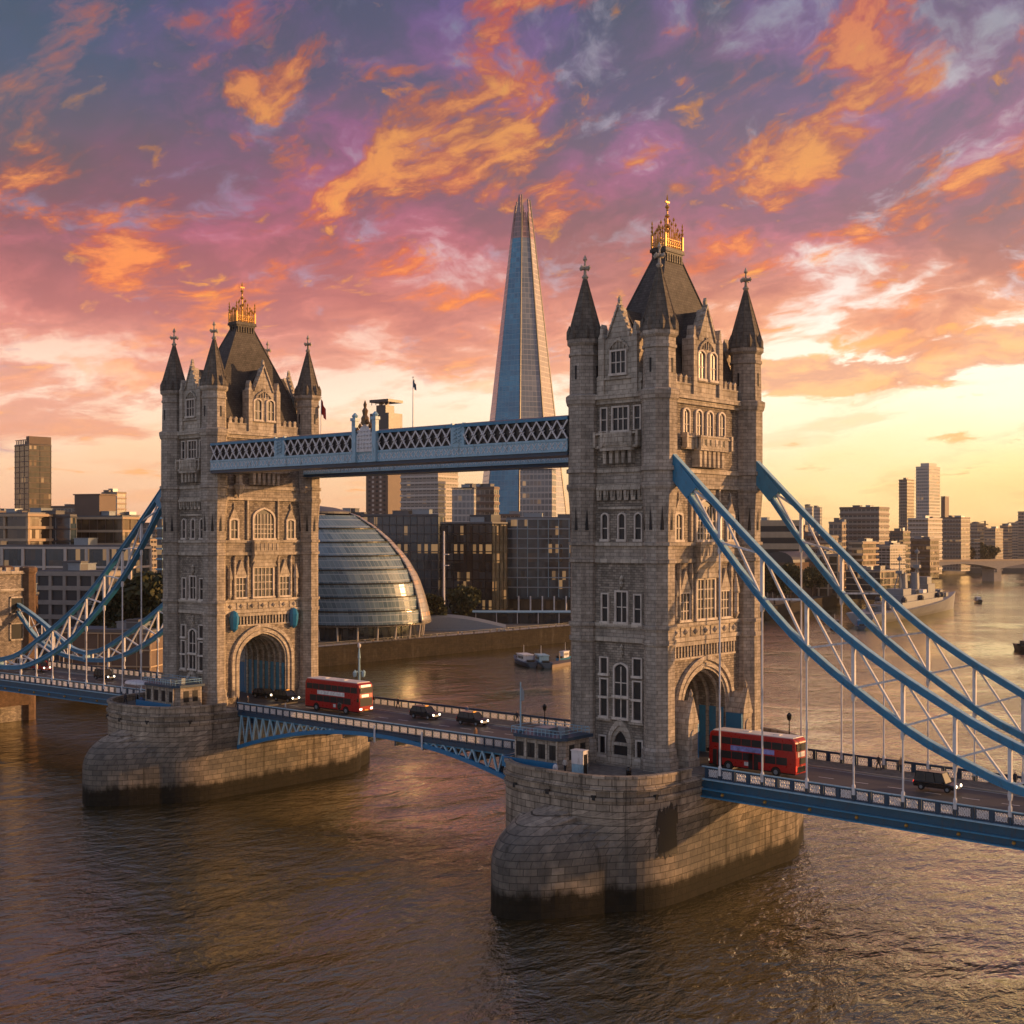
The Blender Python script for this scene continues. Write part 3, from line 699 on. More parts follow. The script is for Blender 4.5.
        b2.box(-2.3, 2.5, 0, 1.0, 36.2, 36.6); b2.box(-2.3, 2.5, .7, 1.0, 36.6, 38.1); b2.box(-2.45, 2.65, 0, 1.15, 38.1, 38.4)
        b2.box(-2.28, -2.0, .02, .7, 36.6, 38.1); b2.box(2.2, 2.48, .02, .7, 36.6, 38.1)
        for i in range(6): x = -1.9+4.0*i/5; b2.box(x-.1, x+.1, .98, 1.08, 36.8, 37.9)
        b2.add([(-2.2, 0, 34.2), (2.4, 0, 34.2), (2.4, 1.0, 36.2), (-2.2, 1.0, 36.2), (-2.2, 0, 36.2), (2.4, 0, 36.2)], [(0, 1, 2, 3), (0, 3, 4), (1, 5, 2), (3, 2, 5, 4)])
        b2.build('balcony', 'trim', root)
        b3 = MB(); b3.xf = xf                  # long balcony under the top windows
        b3.box(-4.9, 4.7, 0, .7, 49.1, 49.4); b3.box(-4.9, 4.7, .45, .7, 49.4, 50.4); b3.box(-5.0, 4.8, 0, .85, 50.4, 50.6)
        b3.box(-2.9, 2.9, .5, 1.4, 49.0, 49.3); b3.box(-2.9, 2.9, 1.1, 1.4, 49.3, 50.5); b3.box(-3.0, 3.0, .5, 1.5, 50.5, 50.7)
        for i in range(6):
            x = -2.4+4.8*i/5; b3.plate([(x-.2, 47.1), (x+.2, 47.1), (x+.3, 49.0), (x-.3, 49.0)], 0, 1.1); b3.box(x-.25, x+.25, 1.38, 1.46, 49.5, 50.3)
        for x in (-4.9, -3.0, 3.0, 4.7): b3.box(x-.18, x+.18, .3, .95, 49.2, 50.95)
        b3.build('balcony', 'trim', root)
        dk = MB(); dk.xf = xf
        for i in range(4):
            for x in (-1.95+1.3*i,): dk.box(x-.32, x+.32, 1.385, 1.43, 49.6, 50.25)
        for i in range(20): x = -5.98+11.96*i/19; dk.box(x-.15, x+.15, -.02, .08, 25.25, 26.3)
        dk.build('recess_shade', 'dark', root)  # dark plates on the surface stand in for shade between ribs and panels
        a = MB(); a.xf = xf                    # stepped arch mouldings
        for k, (o0, o1, dd) in enumerate(((0, .32, .10), (.32, .72, .30), (.72, 1.05, .16), (1.05, 1.6, .42))):
            p0 = arc(AW+o0, SPR, RISE+o0, 20, .12); p1 = arc(AW+o1, SPR, RISE+o1, 20, .12)
            p0 = [(-(AW+o0), 14.0)]+p0+[(AW+o0, 14.0)]; p1 = [(-(AW+o1), 14.0)]+p1+[(AW+o1, 14.0)]
            for i in range(len(p0)-1): a.plate([p0[i], p0[i+1], p1[i+1], p1[i]], -.05, dd)
        a.build('arch_moulding', 'trim', root)
        for sg in (-1, 1):                     # gabled stone lodges with blue gates at the feet of the arch
            k = MB(); k.xf = xf; c = sg*5.9
            k.box(c-.95, c+.95, 0, 2.3, 13.0, 18.2); k.box(c-1.1, c+1.1, 0, 2.45, 13.0, 14.0); k.box(c-1.05, c+1.05, 0, 2.4, 17.9, 18.3)
            k.plate([(c-1.0, 18.3), (c+1.0, 18.3), (c+.7, 19.2), (c, 21.0), (c-.7, 19.2)], 1.7, 2.35)
            k.add([(c-1.05, 0, 18.3), (c-1.05, 2.0, 18.3), (c, 2.0, 20.5), (c, 0, 20.5), (c+1.05, 0, 18.3), (c+1.05, 2.0, 18.3)], [(0, 1, 2, 3), (3, 2, 5, 4)])
            k.lathe([(.1, 20.9), (.26, 21.3), (.02, 21.9)], c, 2.0, 6)
            k.plate([(c-.5, 15.0)]+[(c+x, z) for x, z in arc(.5, 16.6, .7, 6, .3)]+[(c+.5, 15.0)], 2.28, 2.42)
            ko = k.build('arch_lodge', 'trim', root)
            g2 = MB(); g2.xf = xf; q = sg*4.85; g2.box(min(q, q-sg*.25), max(q, q-sg*.25), -.4, 2.25, 13.0, 18.0)
            g2.build('blue_gate', 'teal', ko)
    # --- inside of the archway: blue dado, ribs
    v = MB()
    for sg in (-1, 1): v.box(-FX+.2, FX-.2, min(sg*AW, sg*(AW-.12)), max(sg*AW, sg*(AW-.12)), 12.95, 18.6)
    v.build('archway_dado', 'blue', root)
    rb = MB()
    for i in range(7):
        x = -FX+.9+(2*FX-1.8)*i/6; hd = arc(AW-.02, SPR, RISE-.02, 12, .12)
        for p, q in zip(hd, hd[1:]): rb.bar((x, p[0]*.985, p[1]-.12), (x, q[0]*.985, q[1]-.12), .35, .3, up=(1, 0, 0))
        for sg in (-1, 1): rb.box(x-.18, x+.18, min(sg*AW, sg*(AW-.3)), max(sg*AW, sg*(AW-.3)), 13, SPR)
    rb.build('vault_rib', 'trim', root)
    return root

tower = make_tower(); tower.location = (D, 0, 0)
tag(tower, 'nearer stone Gothic bridge tower with a gilded roof crest, a red bus leaving its arch', 'tower', 'twin towers of the bridge')
t2 = copy_tree(tower); t2.location = (0, 0, 0)
for ch in [o for o in bpy.data.objects if o.parent == t2 and o.name.startswith('arch_lodge') and sum(v.co.x for v in o.data.vertices) > 0]:
    for g_ in [o for o in bpy.data.objects if o.parent == ch]: bpy.data.objects.remove(g_)
    bpy.data.objects.remove(ch)
t2['label'] = 'farther stone Gothic bridge tower on the left, its road face lit orange above the archway'
sh = MB(); sh.xf = faces['N']
for c in (-5.9, 5.9):
    sh.lathe([(.05, 24.1), (.55, 24.6), (.75, 25.6), (.8, 26.5), (.5, 27.2), (.05, 27.5)], c, .5, 8)
sh.build('blue_shield', 'teal', t2)
sh = MB(); sh.xf = faces['N']
for c in (-5.2, 8.2):
    sh.lathe([(.1, 45.0), (.35, 45.5), (.8, 46.3), (.95, 47.0), (.6, 47.2), (.55, 48.4), (.8, 48.6)], c*.98, .7, 6)
sh.build('walkway_corbel', 'trim', t2)

# ---- piers
PRX = 10.9
def sell(a, p=2.55):
    c, s_ = math.cos(a), math.sin(a); q = (abs(c)**p+abs(s_)**p)**(-1/p); return c*q, s_*q
PIER = {D: dict(q=8.0, se=3.0, sw=2.0, W=10.65), 0: dict(q=6.0, se=2.3, sw=2.6, W=10.65)}
EYC, ERY = 11.0, 11.0
def end_pt(x0, a, z, east):
    """plan point of a pier end at angle a (0..180) and height z: round drum with a pointed nose that rises as a hood at the tip"""
    k_ = PIER[x0]; c, s_ = sell(a, k_['se'] if east else k_['sw']); yc, ry = (EYC, ERY) if east else (10.0, 10.65)
    sn = abs(math.sin(a)); z0 = 2.4+2.6*sn**4; zt = 4.4+5.6*sn**4
    k = 1.0 if z <= z0 else (max(0.0, 1-((z-z0)/(zt-z0))**2.2)**.6 if z < zt else 0.0)
    y0 = s_*ry; nose = (ry+k_['q'])*(1-abs(c)**1.9) if True else 0
    return c*k_['W'], yc+y0+(max(nose, y0)-y0)*k
def pier_plan(x0, z, n=40):
    east = [end_pt(x0, PI*i/n, z, True) for i in range(n+1)]; west = [end_pt(x0, PI*i/n, z, False) for i in range(n+1)]
    return [(-x, -y) for x, y in east]+[(x, y) for x, y in west]
def make_pier(x):
    zs = [-1.5, 0, 1.5, 2.6, 3.4, 4.2, 4.8, 5.4, 6.0, 6.6, 7.2, 7.8, 8.4, 9.0, 9.5, 9.9, 10.3, 10.6, 10.85, 11.0, 11.1, 11.4, 11.45, 11.75, 11.8, 12.4, 12.45, 12.75, 12.8, 12.98]
    offs = {11.45: .22, 11.75: .22, 12.45: .28, 12.75: .28}
    root = empty('bridge_pier', (x, 0, 0))
    vs = []; uv = []; fs = []; n = 0
    for z in zs:
        P = pier_plan(x, z); n = len(P); o = offs.get(z, 0); d = 0
        for i, (px, py) in enumerate(P):
            cyy = max(-EYC, min(10, py)); q = Vector((px, py-cyy)); q = q*(1+o/max(q.length, 1))
            vs.append((q.x, q.y+cyy, z))
            if i: d += math.hypot(px-P[i-1][0], py-P[i-1][1])
            uv.append((d, z))
    for k in range(len(zs)-1):
        for i in range(n): j = (i+1) % n; fs.append((k*n+i, k*n+j, (k+1)*n+j, (k+1)*n+i))
    m = MB(); m.add(vs, fs); m.f.append(tuple((len(zs)-1)*n+i for i in range(n))); m.mi.append(0)
    m.build('pier_masonry', 'pier', root, uvs=uv)
    for sg in (-1, 1):
        m = MB(); vs = []; uv = []; fs = []; N_ = 36; yc = EYC if sg < 0 else 10.0; d_ = 0; last = None
        for i in range(N_+1):
            px, py = end_pt(x, PI*i/N_, 14, sg < 0); c, s_ = px/10.65, (py-yc)/10.65
            if last: d_ += math.hypot(px-last[0], py-last[1])
            last = (px, py)
            for rr, z in ((10.65, 12.97), (10.65, 13.75), (10.8, 13.78), (10.8, 14.05), (10.05, 14.05), (10.05, 12.97)):
                vs.append((c*rr, sg*(yc+s_*rr), z)); uv.append((d_, z+rr))
        for i in range(N_):
            for k in range(5): fs.append((i*6+k, i*6+k+1, i*6+7+k, i*6+6+k))
        fs += [tuple(range(6)), tuple(N_*6+k for k in range(6))]
        m.add(vs, fs); m.build('pier_parapet', 'pier', root, uvs=uv)
        p = MB(); pp = [end_pt(x, PI*i/24, 14, sg < 0) for i in range(25)]
        p.prism([(a_*.94, sg*(yc+(b_-yc)*.94)) for a_, b_ in pp], 12.9, 13.05)
        p.build('pier_top_paving', 'paving', root)
    d = MB()
    for ang in (-150, -118, -92, -62, -30):
        a = math.radians(ang); qx, qy = end_pt(x, -a, 11.2, True); d.box(qx-.25, qx+.25, -qy-.25, -qy+.25, 11.5, 12.0)
    d.build('drain_hole', 'dark', root)
    return root
p1 = make_pier(D); tag(p1, 'rounded granite bridge pier with pointed cutwater under the nearer tower, black patch on its side', 'pier', 'river piers of the bridge')
p2 = make_pier(0); tag(p2, 'rounded granite bridge pier with pointed cutwater under the farther tower on the left', 'pier', 'river piers of the bridge')
# dark ragged stain on the nearer pier
m = MB(); cells = []
for i in range(40):
    for k in range(60):
        x_, z_ = i/39*2-1, k/59*2-1
        n_ = mnoise.noise(Vector((i*.22, k*.06, 3.1)))*.34+mnoise.noise(Vector((i*.6, k*.25, 7.7)))*.16
        if max(abs(x_), abs(z_)**1.3) < .80+n_: cells.append((i, k))
for i, k in cells:
    a0 = math.radians(-31+i*.47); a1 = a0+math.radians(.475); z0 = 4.9+k*.1
    def pt(a, z):
        px, py = end_pt(D, -a, z, True); q = Vector((px, py-EYC)).normalized()*.06; return (px+q.x, -(py+q.y), z)
    m.add([pt(a0, z0), pt(a1, z0), pt(a1, z0+.101), pt(a0, z0+.101)], [(0, 1, 2, 3)])
m.build('black_stain', 'dark', p1)

# ---- hanging chains
def catmull(tab, x):
    for i in range(len(tab)-1):
        if tab[i][0] <= x <= tab[i+1][0]+1e-6:
            x0, z0 = tab[i]; x1, z1 = tab[i+1]
            def sl(k):
                if k == 0: return (tab[1][1]-tab[0][1])/(tab[1][0]-tab[0][0])
                if k == len(tab)-1: return (tab[-1][1]-tab[-2][1])/(tab[-1][0]-tab[-2][0])
                return (tab[k+1][1]-tab[k-1][1])/(tab[k+1][0]-tab[k-1][0])
            h = x1-x0; t = (x-x0)/h; m0, m1 = sl(i)*h, sl(i+1)*h
            return (2*t**3-3*t*t+1)*z0+(t**3-2*t*t+t)*m0+(-2*t**3+3*t*t)*z1+(t**3-t*t)*m1
    return tab[-1][1]
UP_S = [(7, 47.9), (18.5, 38.3), (30.2, 29.3), (39, 24.2), (47.5, 20.2), (55, 17.1), (61.5, 15.8)]
LO_S = [(7, 46.0), (18.5, 33.5), (31.5, 23.9), (39.7, 19.3), (52, 15.3), (61.5, 14.5)]
UP_N = [(7, 47.9), (18, 37.4), (28, 28.9), (39, 22.4), (45.4, 19.5), (54, 16.8), (61.5, 15.6)]
LO_N = [(7, 46.3), (14, 37.2), (22, 28.7), (34, 20.4), (39, 18.0), (45.4, 15.7), (54, 14.6), (61.5, 14.3)]
UP2 = [(61.5, 15.8), (67, 16.6), (73.5, 19.3), (81, 22.2), (89.3, 24.9)]
LO2 = [(61.5, 14.5), (71, 15.2), (80, 17.7), (89.3, 23.7)]
def make_chain(up, lo, sg, x0, h0, hs, y, label):
    root = empty('suspension_chain', (x0, y, 0)); tag(root, label, 'suspension chain', 'hanging chains of the bridge')
    X = lambda d: sg*d
    for tab, nm, th in ((up, 'upper_chord', .84), (lo, 'lower_chord', .84), (UP2, 'upper_chord', .75), (LO2, 'lower_chord', .75)):
        a, b = tab[0][0], tab[-1][0]; N_ = 26
        pts = [(X(a+(b-a)*i/N_), 0, catmull(tab, a+(b-a)*i/N_)) for i in range(N_+1)]
        m = MB(); m.sweep(pts, .62, th*.62); o = m.build(nm, 'blue', root)
        t = MB(); t.sweep([(p[0], 0, p[2]+th*.36) for p in pts], .86, .14); t.sweep([(p[0], 0, p[2]-th*.36) for p in pts], .86, .14)
        t.build('flange', 'blue', o)
        t = MB(); t.sweep([(p[0], 0, p[2]+th*.47) for p in pts], .74, .07); t.build('top_plate', 'light_blue', o)
    nodes = [h0+hs*i for i in range(-1, 9) if h0+hs*i < 60]
    for i, d in enumerate(nodes):
        zu, zl = catmull(up, d), catmull(lo, d)
        if zu-zl > 1.0:
            m = MB(); m.bar((X(d), 0, zl), (X(d), 0, zu), .34, .34, up=(1, 0, 0)); m.build('post', 'white', root)
        if i:
            pd = nodes[i-1]; pu, pl = catmull(up, pd), catmull(lo, pd)
            m = MB(); m.bar((X(pd), .12, pu), (X(d), .12, zl), .28, .2); m.bar((X(pd), -.12, pl), (X(d), -.12, zu), .28, .2)
            mx, mz = (X(pd)+X(d))/2, (pu+pl+zu+zl)/4
            m.build('cross_brace', 'white', root)
    for k in range(5):
        d0, d1 = 63.5+k*5, 68.5+k*5
        m = MB(); m.bar((X(d0), .1, catmull(UP2, d0)), (X(d1), .1, catmull(LO2, d1)), .18, .18); m.bar((X(d0), -.1, catmull(LO2, d0)), (X(d1), -.1, catmull(UP2, d1)), .18, .18)
        m.bar((X(d1), 0, catmull(LO2, d1)), (X(d1), 0, catmull(UP2, d1)), .18, .18, up=(1, 0, 0))
        m.build('cross_brace', 'white', root)
    k = 0
    while h0+hs*k < 57:
        d = h0+hs*k; zl = catmull(lo, d)-.4
        m = MB(); m.rod((X(d), 0, 13.4), (X(d), 0, zl), .105, .105, 8); m.lathe([(.2, zl-.9), (.26, zl-.5), (.2, zl)], X(d), 0, 8)
        m.lathe([(.2, 13.2), (.2, 14.1), (.1, 14.3)], X(d), 0, 8)
        m.build('hanger', 'white', root); k += 1
    for k in range(3):
        d = 70+k*5.6; zl = catmull(LO2, d)-.3
        m = MB(); m.rod((X(d), 0, 13.3), (X(d), 0, zl), .09, .09, 6); m.build('hanger', 'white', root)
    m = MB(); m.lathe([(.55, -.55), (.55, .55)], 0, 0, 16)
    m.v = [(X(61.5)+p[0], p[2], 15.1+p[1]) for p in m.v]; m.build('pin', 'light_blue', root)
    m = MB(); m.bar((X(6.3), 0, 47.6), (X(9.6), 0, 43.9), .9, 1.9); m.build('saddle', 'blue', root)
    return root
make_chain(UP_N, LO_N, 1, D, 12.94, 5.2, -9, 'blue suspension chain nearest the viewer, sweeping from the nearer tower down to the right edge')
make_chain(UP_N, LO_N, 1, D, 12.94, 5.2, 9, 'blue suspension chain behind the nearest one, leaving the far corner of the nearer tower')
make_chain(UP_S, LO_S, -1, 0, 14.8, 5.55, -9, 'blue suspension chain falling from the left tower to the left edge of the picture')
make_chain(UP_S, LO_S, -1, 0, 14.8, 5.55, 9, 'low far-side blue suspension chain rising to the brown abutment at the left edge')

# ---- parapet panel with pierced quatrefoils
def panel_mesh(w, hgt, nq, fr=.12, th=1.0):
    m = MB(); m.cur = 0
    m.box(-w/2, w/2, -.05, .05, 0, .14); m.box(-w/2, w/2, -.05, .05, hgt-.12, hgt)
    m.box(-w/2, -w/2+fr, -.05, .05, .14, hgt-.12); m.box(w/2-fr, w/2, -.05, .05, .14, hgt-.12)
    m.box(-w/2-.0, w/2+.0, -.10, .10, hgt, hgt+.09)
    m.cur = 1
    z0, z1 = .18, hgt-.16; zc = (z0+z1)/2; r = (z1-z0)/2
    for k in range(nq):
        x = -w/2+.14+(w-.28)*(k+.5)/nq; rx = (w-.28)/nq/2*.98
        for q in range(8):
            a, b = 2*PI*q/8, 2*PI*(q+1)/8
            m.bar((x+rx*.92*math.cos(a), 0, zc+r*.9*math.sin(a)), (x+rx*.92*math.cos(b), 0, zc+r*.9*math.sin(b)), .09*th, .07*th)
        m.bar((x-rx, .0, z0), (x+rx, .0, z1), .08*th, .05*th); m.bar((x-rx, .0, z1), (x+rx, .0, z0), .08*th, .05*th)
        m.bar((x, .0, z0), (x, .0, z1), .08*th, .05*th); m.bar((x-rx, 0, zc), (x+rx, 0, zc), .08*th, .05*th)
    return m
def fake_mesh(mb_, name, mats):
    o = mb_.build(name, mats); COL.objects.unlink(o); return o
PAN = fake_mesh(panel_mesh(1.42, 1.15, 2), 'parapet_panel', ['navy', 'white'])
PANC = fake_mesh(panel_mesh(1.42, 1.12, 2, fr=.05, th=.6), 'parapet_panel', ['navy', 'white'])
RW = 5.2                                           # half width of the carriageway
def deck(name, x0, x1, pitch, pan, zz, label, side):
    root = empty(name, ((x0+x1)/2, 0, 0)); tag(root, label, 'bridge span'); c = (x0+x1)/2; L = x1-x0
    sl = (lambda x: 0.0) if not side else (lambda x: -.55*min(1, max(0, (abs(x+c-(D if x+c > 40 else 0))-10)/55)))
    N_ = 12
    def strip(y0, y1, z0, z1, nm, mat, par=root):
        m = MB(); vs = []; fs = []
        for i in range(N_+1):
            x = -L/2+L*i/N_; q = sl(x)
            vs += [(x, y0, z0+q), (x, y1, z0+q), (x, y1, z1+q), (x, y0, z1+q)]
        for i in range(N_):
            for k in range(4): j = (k+1) % 4; fs.append((i*4+k, i*4+j, i*4+4+j, i*4+4+k))
        fs += [(3, 2, 1, 0), tuple(N_*4+k for k in range(4))]
        m.add(vs, fs); return m.build(nm, mat, par)
    strip(-RW, RW, 12.2, 12.8, 'carriageway', 'asphalt')
    for s_ in (-1, 1):
        a, b = sorted((s_*RW, s_*8.75)); strip(a, b, 12.2, 12.95, 'footway', 'paving')
        a, b = sorted((s_*(RW-.02), s_*(RW-.28))); strip(a, b, 12.75, 12.96, 'kerb', 'concrete')
        a, b = sorted((s_*(RW-.5), s_*(RW-.62))); strip(a, b, 12.79, 12.806, 'road_line', 'white')
        if side:                                    # plated outer girder with its flanges
            a, b = sorted((s_*8.75, s_*9.05)); g = strip(a, b, 10.75, 12.75, 'side_girder', 'girder')
            for z in (10.72, 11.55, 12.62):
                a, b = sorted((s_*8.7, s_*9.4)); strip(a, b, z, z+.13, 'flange', 'light_blue' if z > 12 else 'blue', g)
            m = MB(); k = 0
            while k*5.2 < L-1:
                m.lathe([(.2, 0), (.14, .2), (.02, .3)], 0, 0, 8); n_ = 24; x = -L/2+2.6+k*5.2
                m.v[-n_:] = [(x+p[0], s_*(9.05+p[2]), 11.2+p[1]+sl(x)) for p in m.v[-n_:]]; k += 1
            m.build('girder_boss', 'gold', g)
    m = MB(); n_ = int(L/4)
    for i in range(n_): x = -L/2+L*(i+.5)/n_; m.box(x-1, x+1, -.07, .07, 12.795+sl(x), 12.808+sl(x))
    m.build('centre_line', 'white', root)
    # cross beams under the deck
    m = MB()
    for i in range(int(L/5.2)): x = -L/2+2.6+i*5.2; m.box(x-.15, x+.15, -8.7, 8.7, 11.0+sl(x), 12.2+sl(x))
    m.build('cross_girder', 'navy', root)
    for s_ in (-1, 1):
        pr = MB(); n_ = int(L/pitch); off = (L-n_*pitch)/2
        for i in range(n_+1):
            x = -L/2+off+i*pitch; big = side and i % 3 == 0
            pr.box(x-(.17 if big else (.09 if side else .05)), x+(.17 if big else (.09 if side else .05)), s_*9-.11, s_*9+.11, 12.7+sl(x), 14.02+sl(x) if not big else 14.06+sl(x))
        po = pr.build('parapet', 'navy', root)
        for i in range(n_):
            x = -L/2+off+(i+.5)*pitch; r = ref(pan, po, (x, s_*9, 12.78+sl(x)), name='parapet_panel')
        rl = MB()
        for i in range(N_):
            xa, xb = -L/2+L*i/N_, -L/2+L*(i+1)/N_; rl.bar((xa, s_*9, 14.02+sl(xa)), (xb, s_*9, 14.02+sl(xb)), .24, .1)
        rl.build('handrail', 'light_blue' if s_ < 0 else 'navy', po)
    return root
deck('suspended_span', D+10.7, D+95, 1.733, PAN, 0, 'blue side span running from the nearer pier to the right edge', True)
deck('suspended_span', -82.5, -10.7, 1.85, PAN, 0, 'blue side span on the left between the farther tower and the brown abutment', True)
basc = deck('bascule_span', 10.7, D-10.7, 1.52, PANC, 0, 'central road span with arched blue trusses between the two stone piers', False)
zc_ = lambda x: 12.1-4.05*(abs(x)/27.7)**2
for s_ in (-1, 1):
    y = s_*8.9; L = 30.4
    m = MB(); m.sweep([(-L+2*L*i/30, y, zc_(-L+2*L*i/30)) for i in range(31)], .5, .55); m.build('bottom_chord', 'teal', basc)
    m = MB(); m.box(-L, L, y-.18, y+.18, 12.15, 12.72); m.build('top_chord', 'navy', basc)
    n_ = 17
    for sd in (-1, 1):
        for i in range(n_-4):
            x0_ = sd*(L-1.7*i); x1_ = sd*(L-1.7*(i+1)); xm = (x0_+x1_)/2
            if 12.15-zc_(x0_) < .5: continue
            m = MB(); m.bar((x0_, y, zc_(x0_)), (xm, y, 12.2), .26, .24); m.bar((xm, y, 12.2), (x1_, y, zc_(x1_)), .16, .16); m.build('truss_diagonal', 'light_blue', basc)
    m = MB(); m.box(-L, L, y*.99-.04, y*.99+.04, 11.9, 12.2); m.build('flange', 'blue', basc)
for x in (-.12, 8.9): m = MB(); m.rod((x, -9.2, 11.2), (x, -9.2, 13.5), .14, .14, 8); m.build('locking_post', 'white', basc)
for i in range(12):
    x = -27+54*i/11; m = MB(); m.box(x-.15, x+.15, -8.7, 8.7, zc_(x)-.1, 12.15); m.build('cross_girder', 'navy', basc)
# road across the pier tops
for x, nm in ((0, 'left'), (D, 'right')):
    m = MB(); m.box(x-10.7, x+10.7, -4.3, 4.3, 12.5, 12.99+.015); tag(m.build('road_surface', 'asphalt'), kind='structure')
    m = MB()
    for s_ in (-1, 1): m.box(x-10.6, x-5.6, min(s_*4.6, s_*9.0), max(s_*4.6, s_*9.0), 12.9, 13.08); m.box(x+5.8, x+10.6, min(s_*4.6, s_*9.0), max(s_*4.6, s_*9.0), 12.9, 13.08)
    tag(m.build('pavement', 'paving'), kind='structure')

# ---- high-level walkways
def make_walkway(y, label, crest):
    root = empty('high_level_walkway', (D/2, y, 0)); tag(root, label, 'walkway')
    L = (D-2*TX-2*2.3)/2+.15
    L = (75.7-6.6)/2; hw = 1.8
    m = MB(); m.box(-L, L, -hw, hw, 48.7, 49.1); m.box(-L, L, -hw-.12, hw+.12, 48.55, 48.7); m.build('floor', 'navy', root)
    for s_ in (-1, 1):
        f = MB(); f.box(-L, L, s_*hw-.08, s_*hw+.08, 49.1, 50.25); o = f.build('lower_fascia', 'light_blue', root)
        f = MB(); f.box(-L, L, s_*hw-.16, s_*hw+.16, 50.25, 50.5); f.box(-L, L, s_*hw-.2, s_*hw+.2, 49.0, 49.16); f.build('moulding', 'light_blue', o)
        pn = MB(); k = int(2*L/.9)
        for i in range(k):
            x = -L+2*L*(i+.5)/k
            pn.bar((x-.33, s_*(hw+.1), 49.3), (x+.33, s_*(hw+.1), 50.1), .05, .09); pn.bar((x-.33, s_*(hw+.1), 50.1), (x+.33, s_*(hw+.1), 49.3), .05, .09)
        pn.build('fascia_lattice', 'white', o)
        f = MB(); f.box(-L, L, s_*hw-.14, s_*hw+.14, 52.75, 53.1); f.build('top_rail', 'blue', root)
        g = MB(); g.box(-L, L, s_*(hw-.25)-.02, s_*(hw-.25)+.02, 50.5, 52.75); g.build('glazing', 'glass', root)
        la = MB(); pitch = 1.55; k = int(2*L/pitch); pitch = 2*L/k
        skip = [(-1.9, 1.9), (-19.2, -17.2), (15.9, 17.9)]
        for i in range(k):
            x = -L+pitch*(i+.5)
            if any(a < x < b for a, b in skip): continue
            yy = s_*(hw+.02)
            la.bar((x-pitch/2, yy, 50.5), (x+pitch/2, yy, 52.75), .1, .17); la.bar((x-pitch/2, yy+.04*s_, 52.75), (x+pitch/2, yy+.04*s_, 50.5), .1, .17)
            la.bar((x-pitch*.25, yy, 51.62), (x, yy, 52.1), .06, .08); la.bar((x+pitch*.25, yy, 51.62), (x, yy, 51.15), .06, .08)
            la.lathe([(.02, 51.5), (.16, 51.62), (.02, 51.75)], x, yy+.1*s_, 6)
        la.build('lattice', 'white', root)
        for x in (-18.2, 16.9):
            p = MB(); p.box(x-1.0, x+1.0, s_*hw-.12, s_*hw+.22, 50.4, 52.9); p.box(x-1.15, x-.85, s_*hw-.1, s_*hw+.32, 50.3, 53.3); p.box(x+.85, x+1.15, s_*hw-.1, s_*hw+.32, 50.3, 53.3)
            for q in range(4):
                z = 50.8+q*.5; p.bar((x-.7, s_*(hw+.25), z), (x+.7, s_*(hw+.25), z+.45), .06, .1); p.bar((x-.7, s_*(hw+.25), z+.45), (x+.7, s_*(hw+.25), z), .06, .1)
            p.build('solid_panel', 'light_blue', root)
    r = MB(); r.add([(-L, -hw-.1, 53.1), (L, -hw-.1, 53.1), (L, 0, 53.45), (-L, 0, 53.45), (L, hw+.1, 53.1), (-L, hw+.1, 53.1)], [(0, 1, 2, 3), (3, 2, 4, 5)]); r.build('roof', 'lead', root)
    for s_ in crest:
        yy = s_*(hw+.2)
        for x in (-2.0, 2.0): c = MB(); c.box(x-.36, x+.36, yy-.3, yy+.3, 49.0, 54.6); c.box(x-.5, x+.5, yy-.42, yy+.42, 54.6, 55.0); c.lathe([(.3, 55), (.45, 55.3), (.1, 55.7)], x, yy, 8); c.build('crest_pillar', 'light_blue', root)
        w_ = MB(); w_.plate([(-1.6, 50.4), (1.6, 50.4), (1.6, 52.6), (.8, 53.6), (0, 54.2), (-.8, 53.6), (-1.6, 52.6)], yy-.12, yy+.1)
        for q in range(5):
            for r_ in range(5): w_.lathe([(.02, 50.75+r_*.55), (.19, 50.95+r_*.55), (.02, 51.15+r_*.55)], -1.2+.6*q, yy-.12*(-s_)*1.2, 6)
        co = w_.build('crest_panel', 'white', root)
        g = MB()
        for q in range(7):
            a = PI*q/6; g.lathe([(.05, 53.2), (.3, 53.5), (.05, 53.9)], 1.5*math.cos(a), yy, 6) if False else None
            x = -1.5+.5*q; z = 53.0+1.5*(1-abs(x)/1.5); g.lathe([(.12, z), (.3, z+.3), (.06, z+.75)], x, yy, 6)
        g.lathe([(.5, 54.1), (.55, 54.9), (.3, 55.3), (.42, 55.9), (.16, 56.3), (.25, 56.7), (.03, 57.3)], 0, yy, 8)
        g.build('crest', 'bronze', co)
    return root
make_walkway(-9.05, 'pale blue lattice walkway high between the towers, the one nearer the viewer', (-1,))
make_walkway(9.05, 'pale blue lattice walkway high between the towers, half hidden behind the nearer one', ())

# ---- abutment tower at the left edge
ab = empty('abutment_tower', (-93.5, 0, 0)); tag(ab, 'brown stone abutment gateway at the left edge where the low chain ends', 'gate tower')
m = MB(); m.box(-5.5, 5.5, 4.6, 12.3, 0, 31.0); m.box(-5.5, 5.5, -12.3, -4.6, 0, 31.0)
hd = arc(4.6, 20, 4, 12, .15)
for (y0, z0), (y1, z1) in zip(hd, hd[1:]):
    m.add([(-5.5, y0, z0), (-5.5, y1, z1), (-5.5, y1, 31), (-5.5, y0, 31), (5.5, y0, z0), (5.5, y1, z1), (5.5, y1, 31), (5.5, y0, 31)], [(0, 3, 2, 1), (4, 5, 6, 7), (0, 1, 5, 4), (2, 3, 7, 6)])
m.build('wall', 'granite', ab)
m = MB(); m.box(-5.8, 5.8, -12.6, 12.6, 27.4, 27.9); m.box(-6, 6, -12.8, 12.8, 31, 31.6)
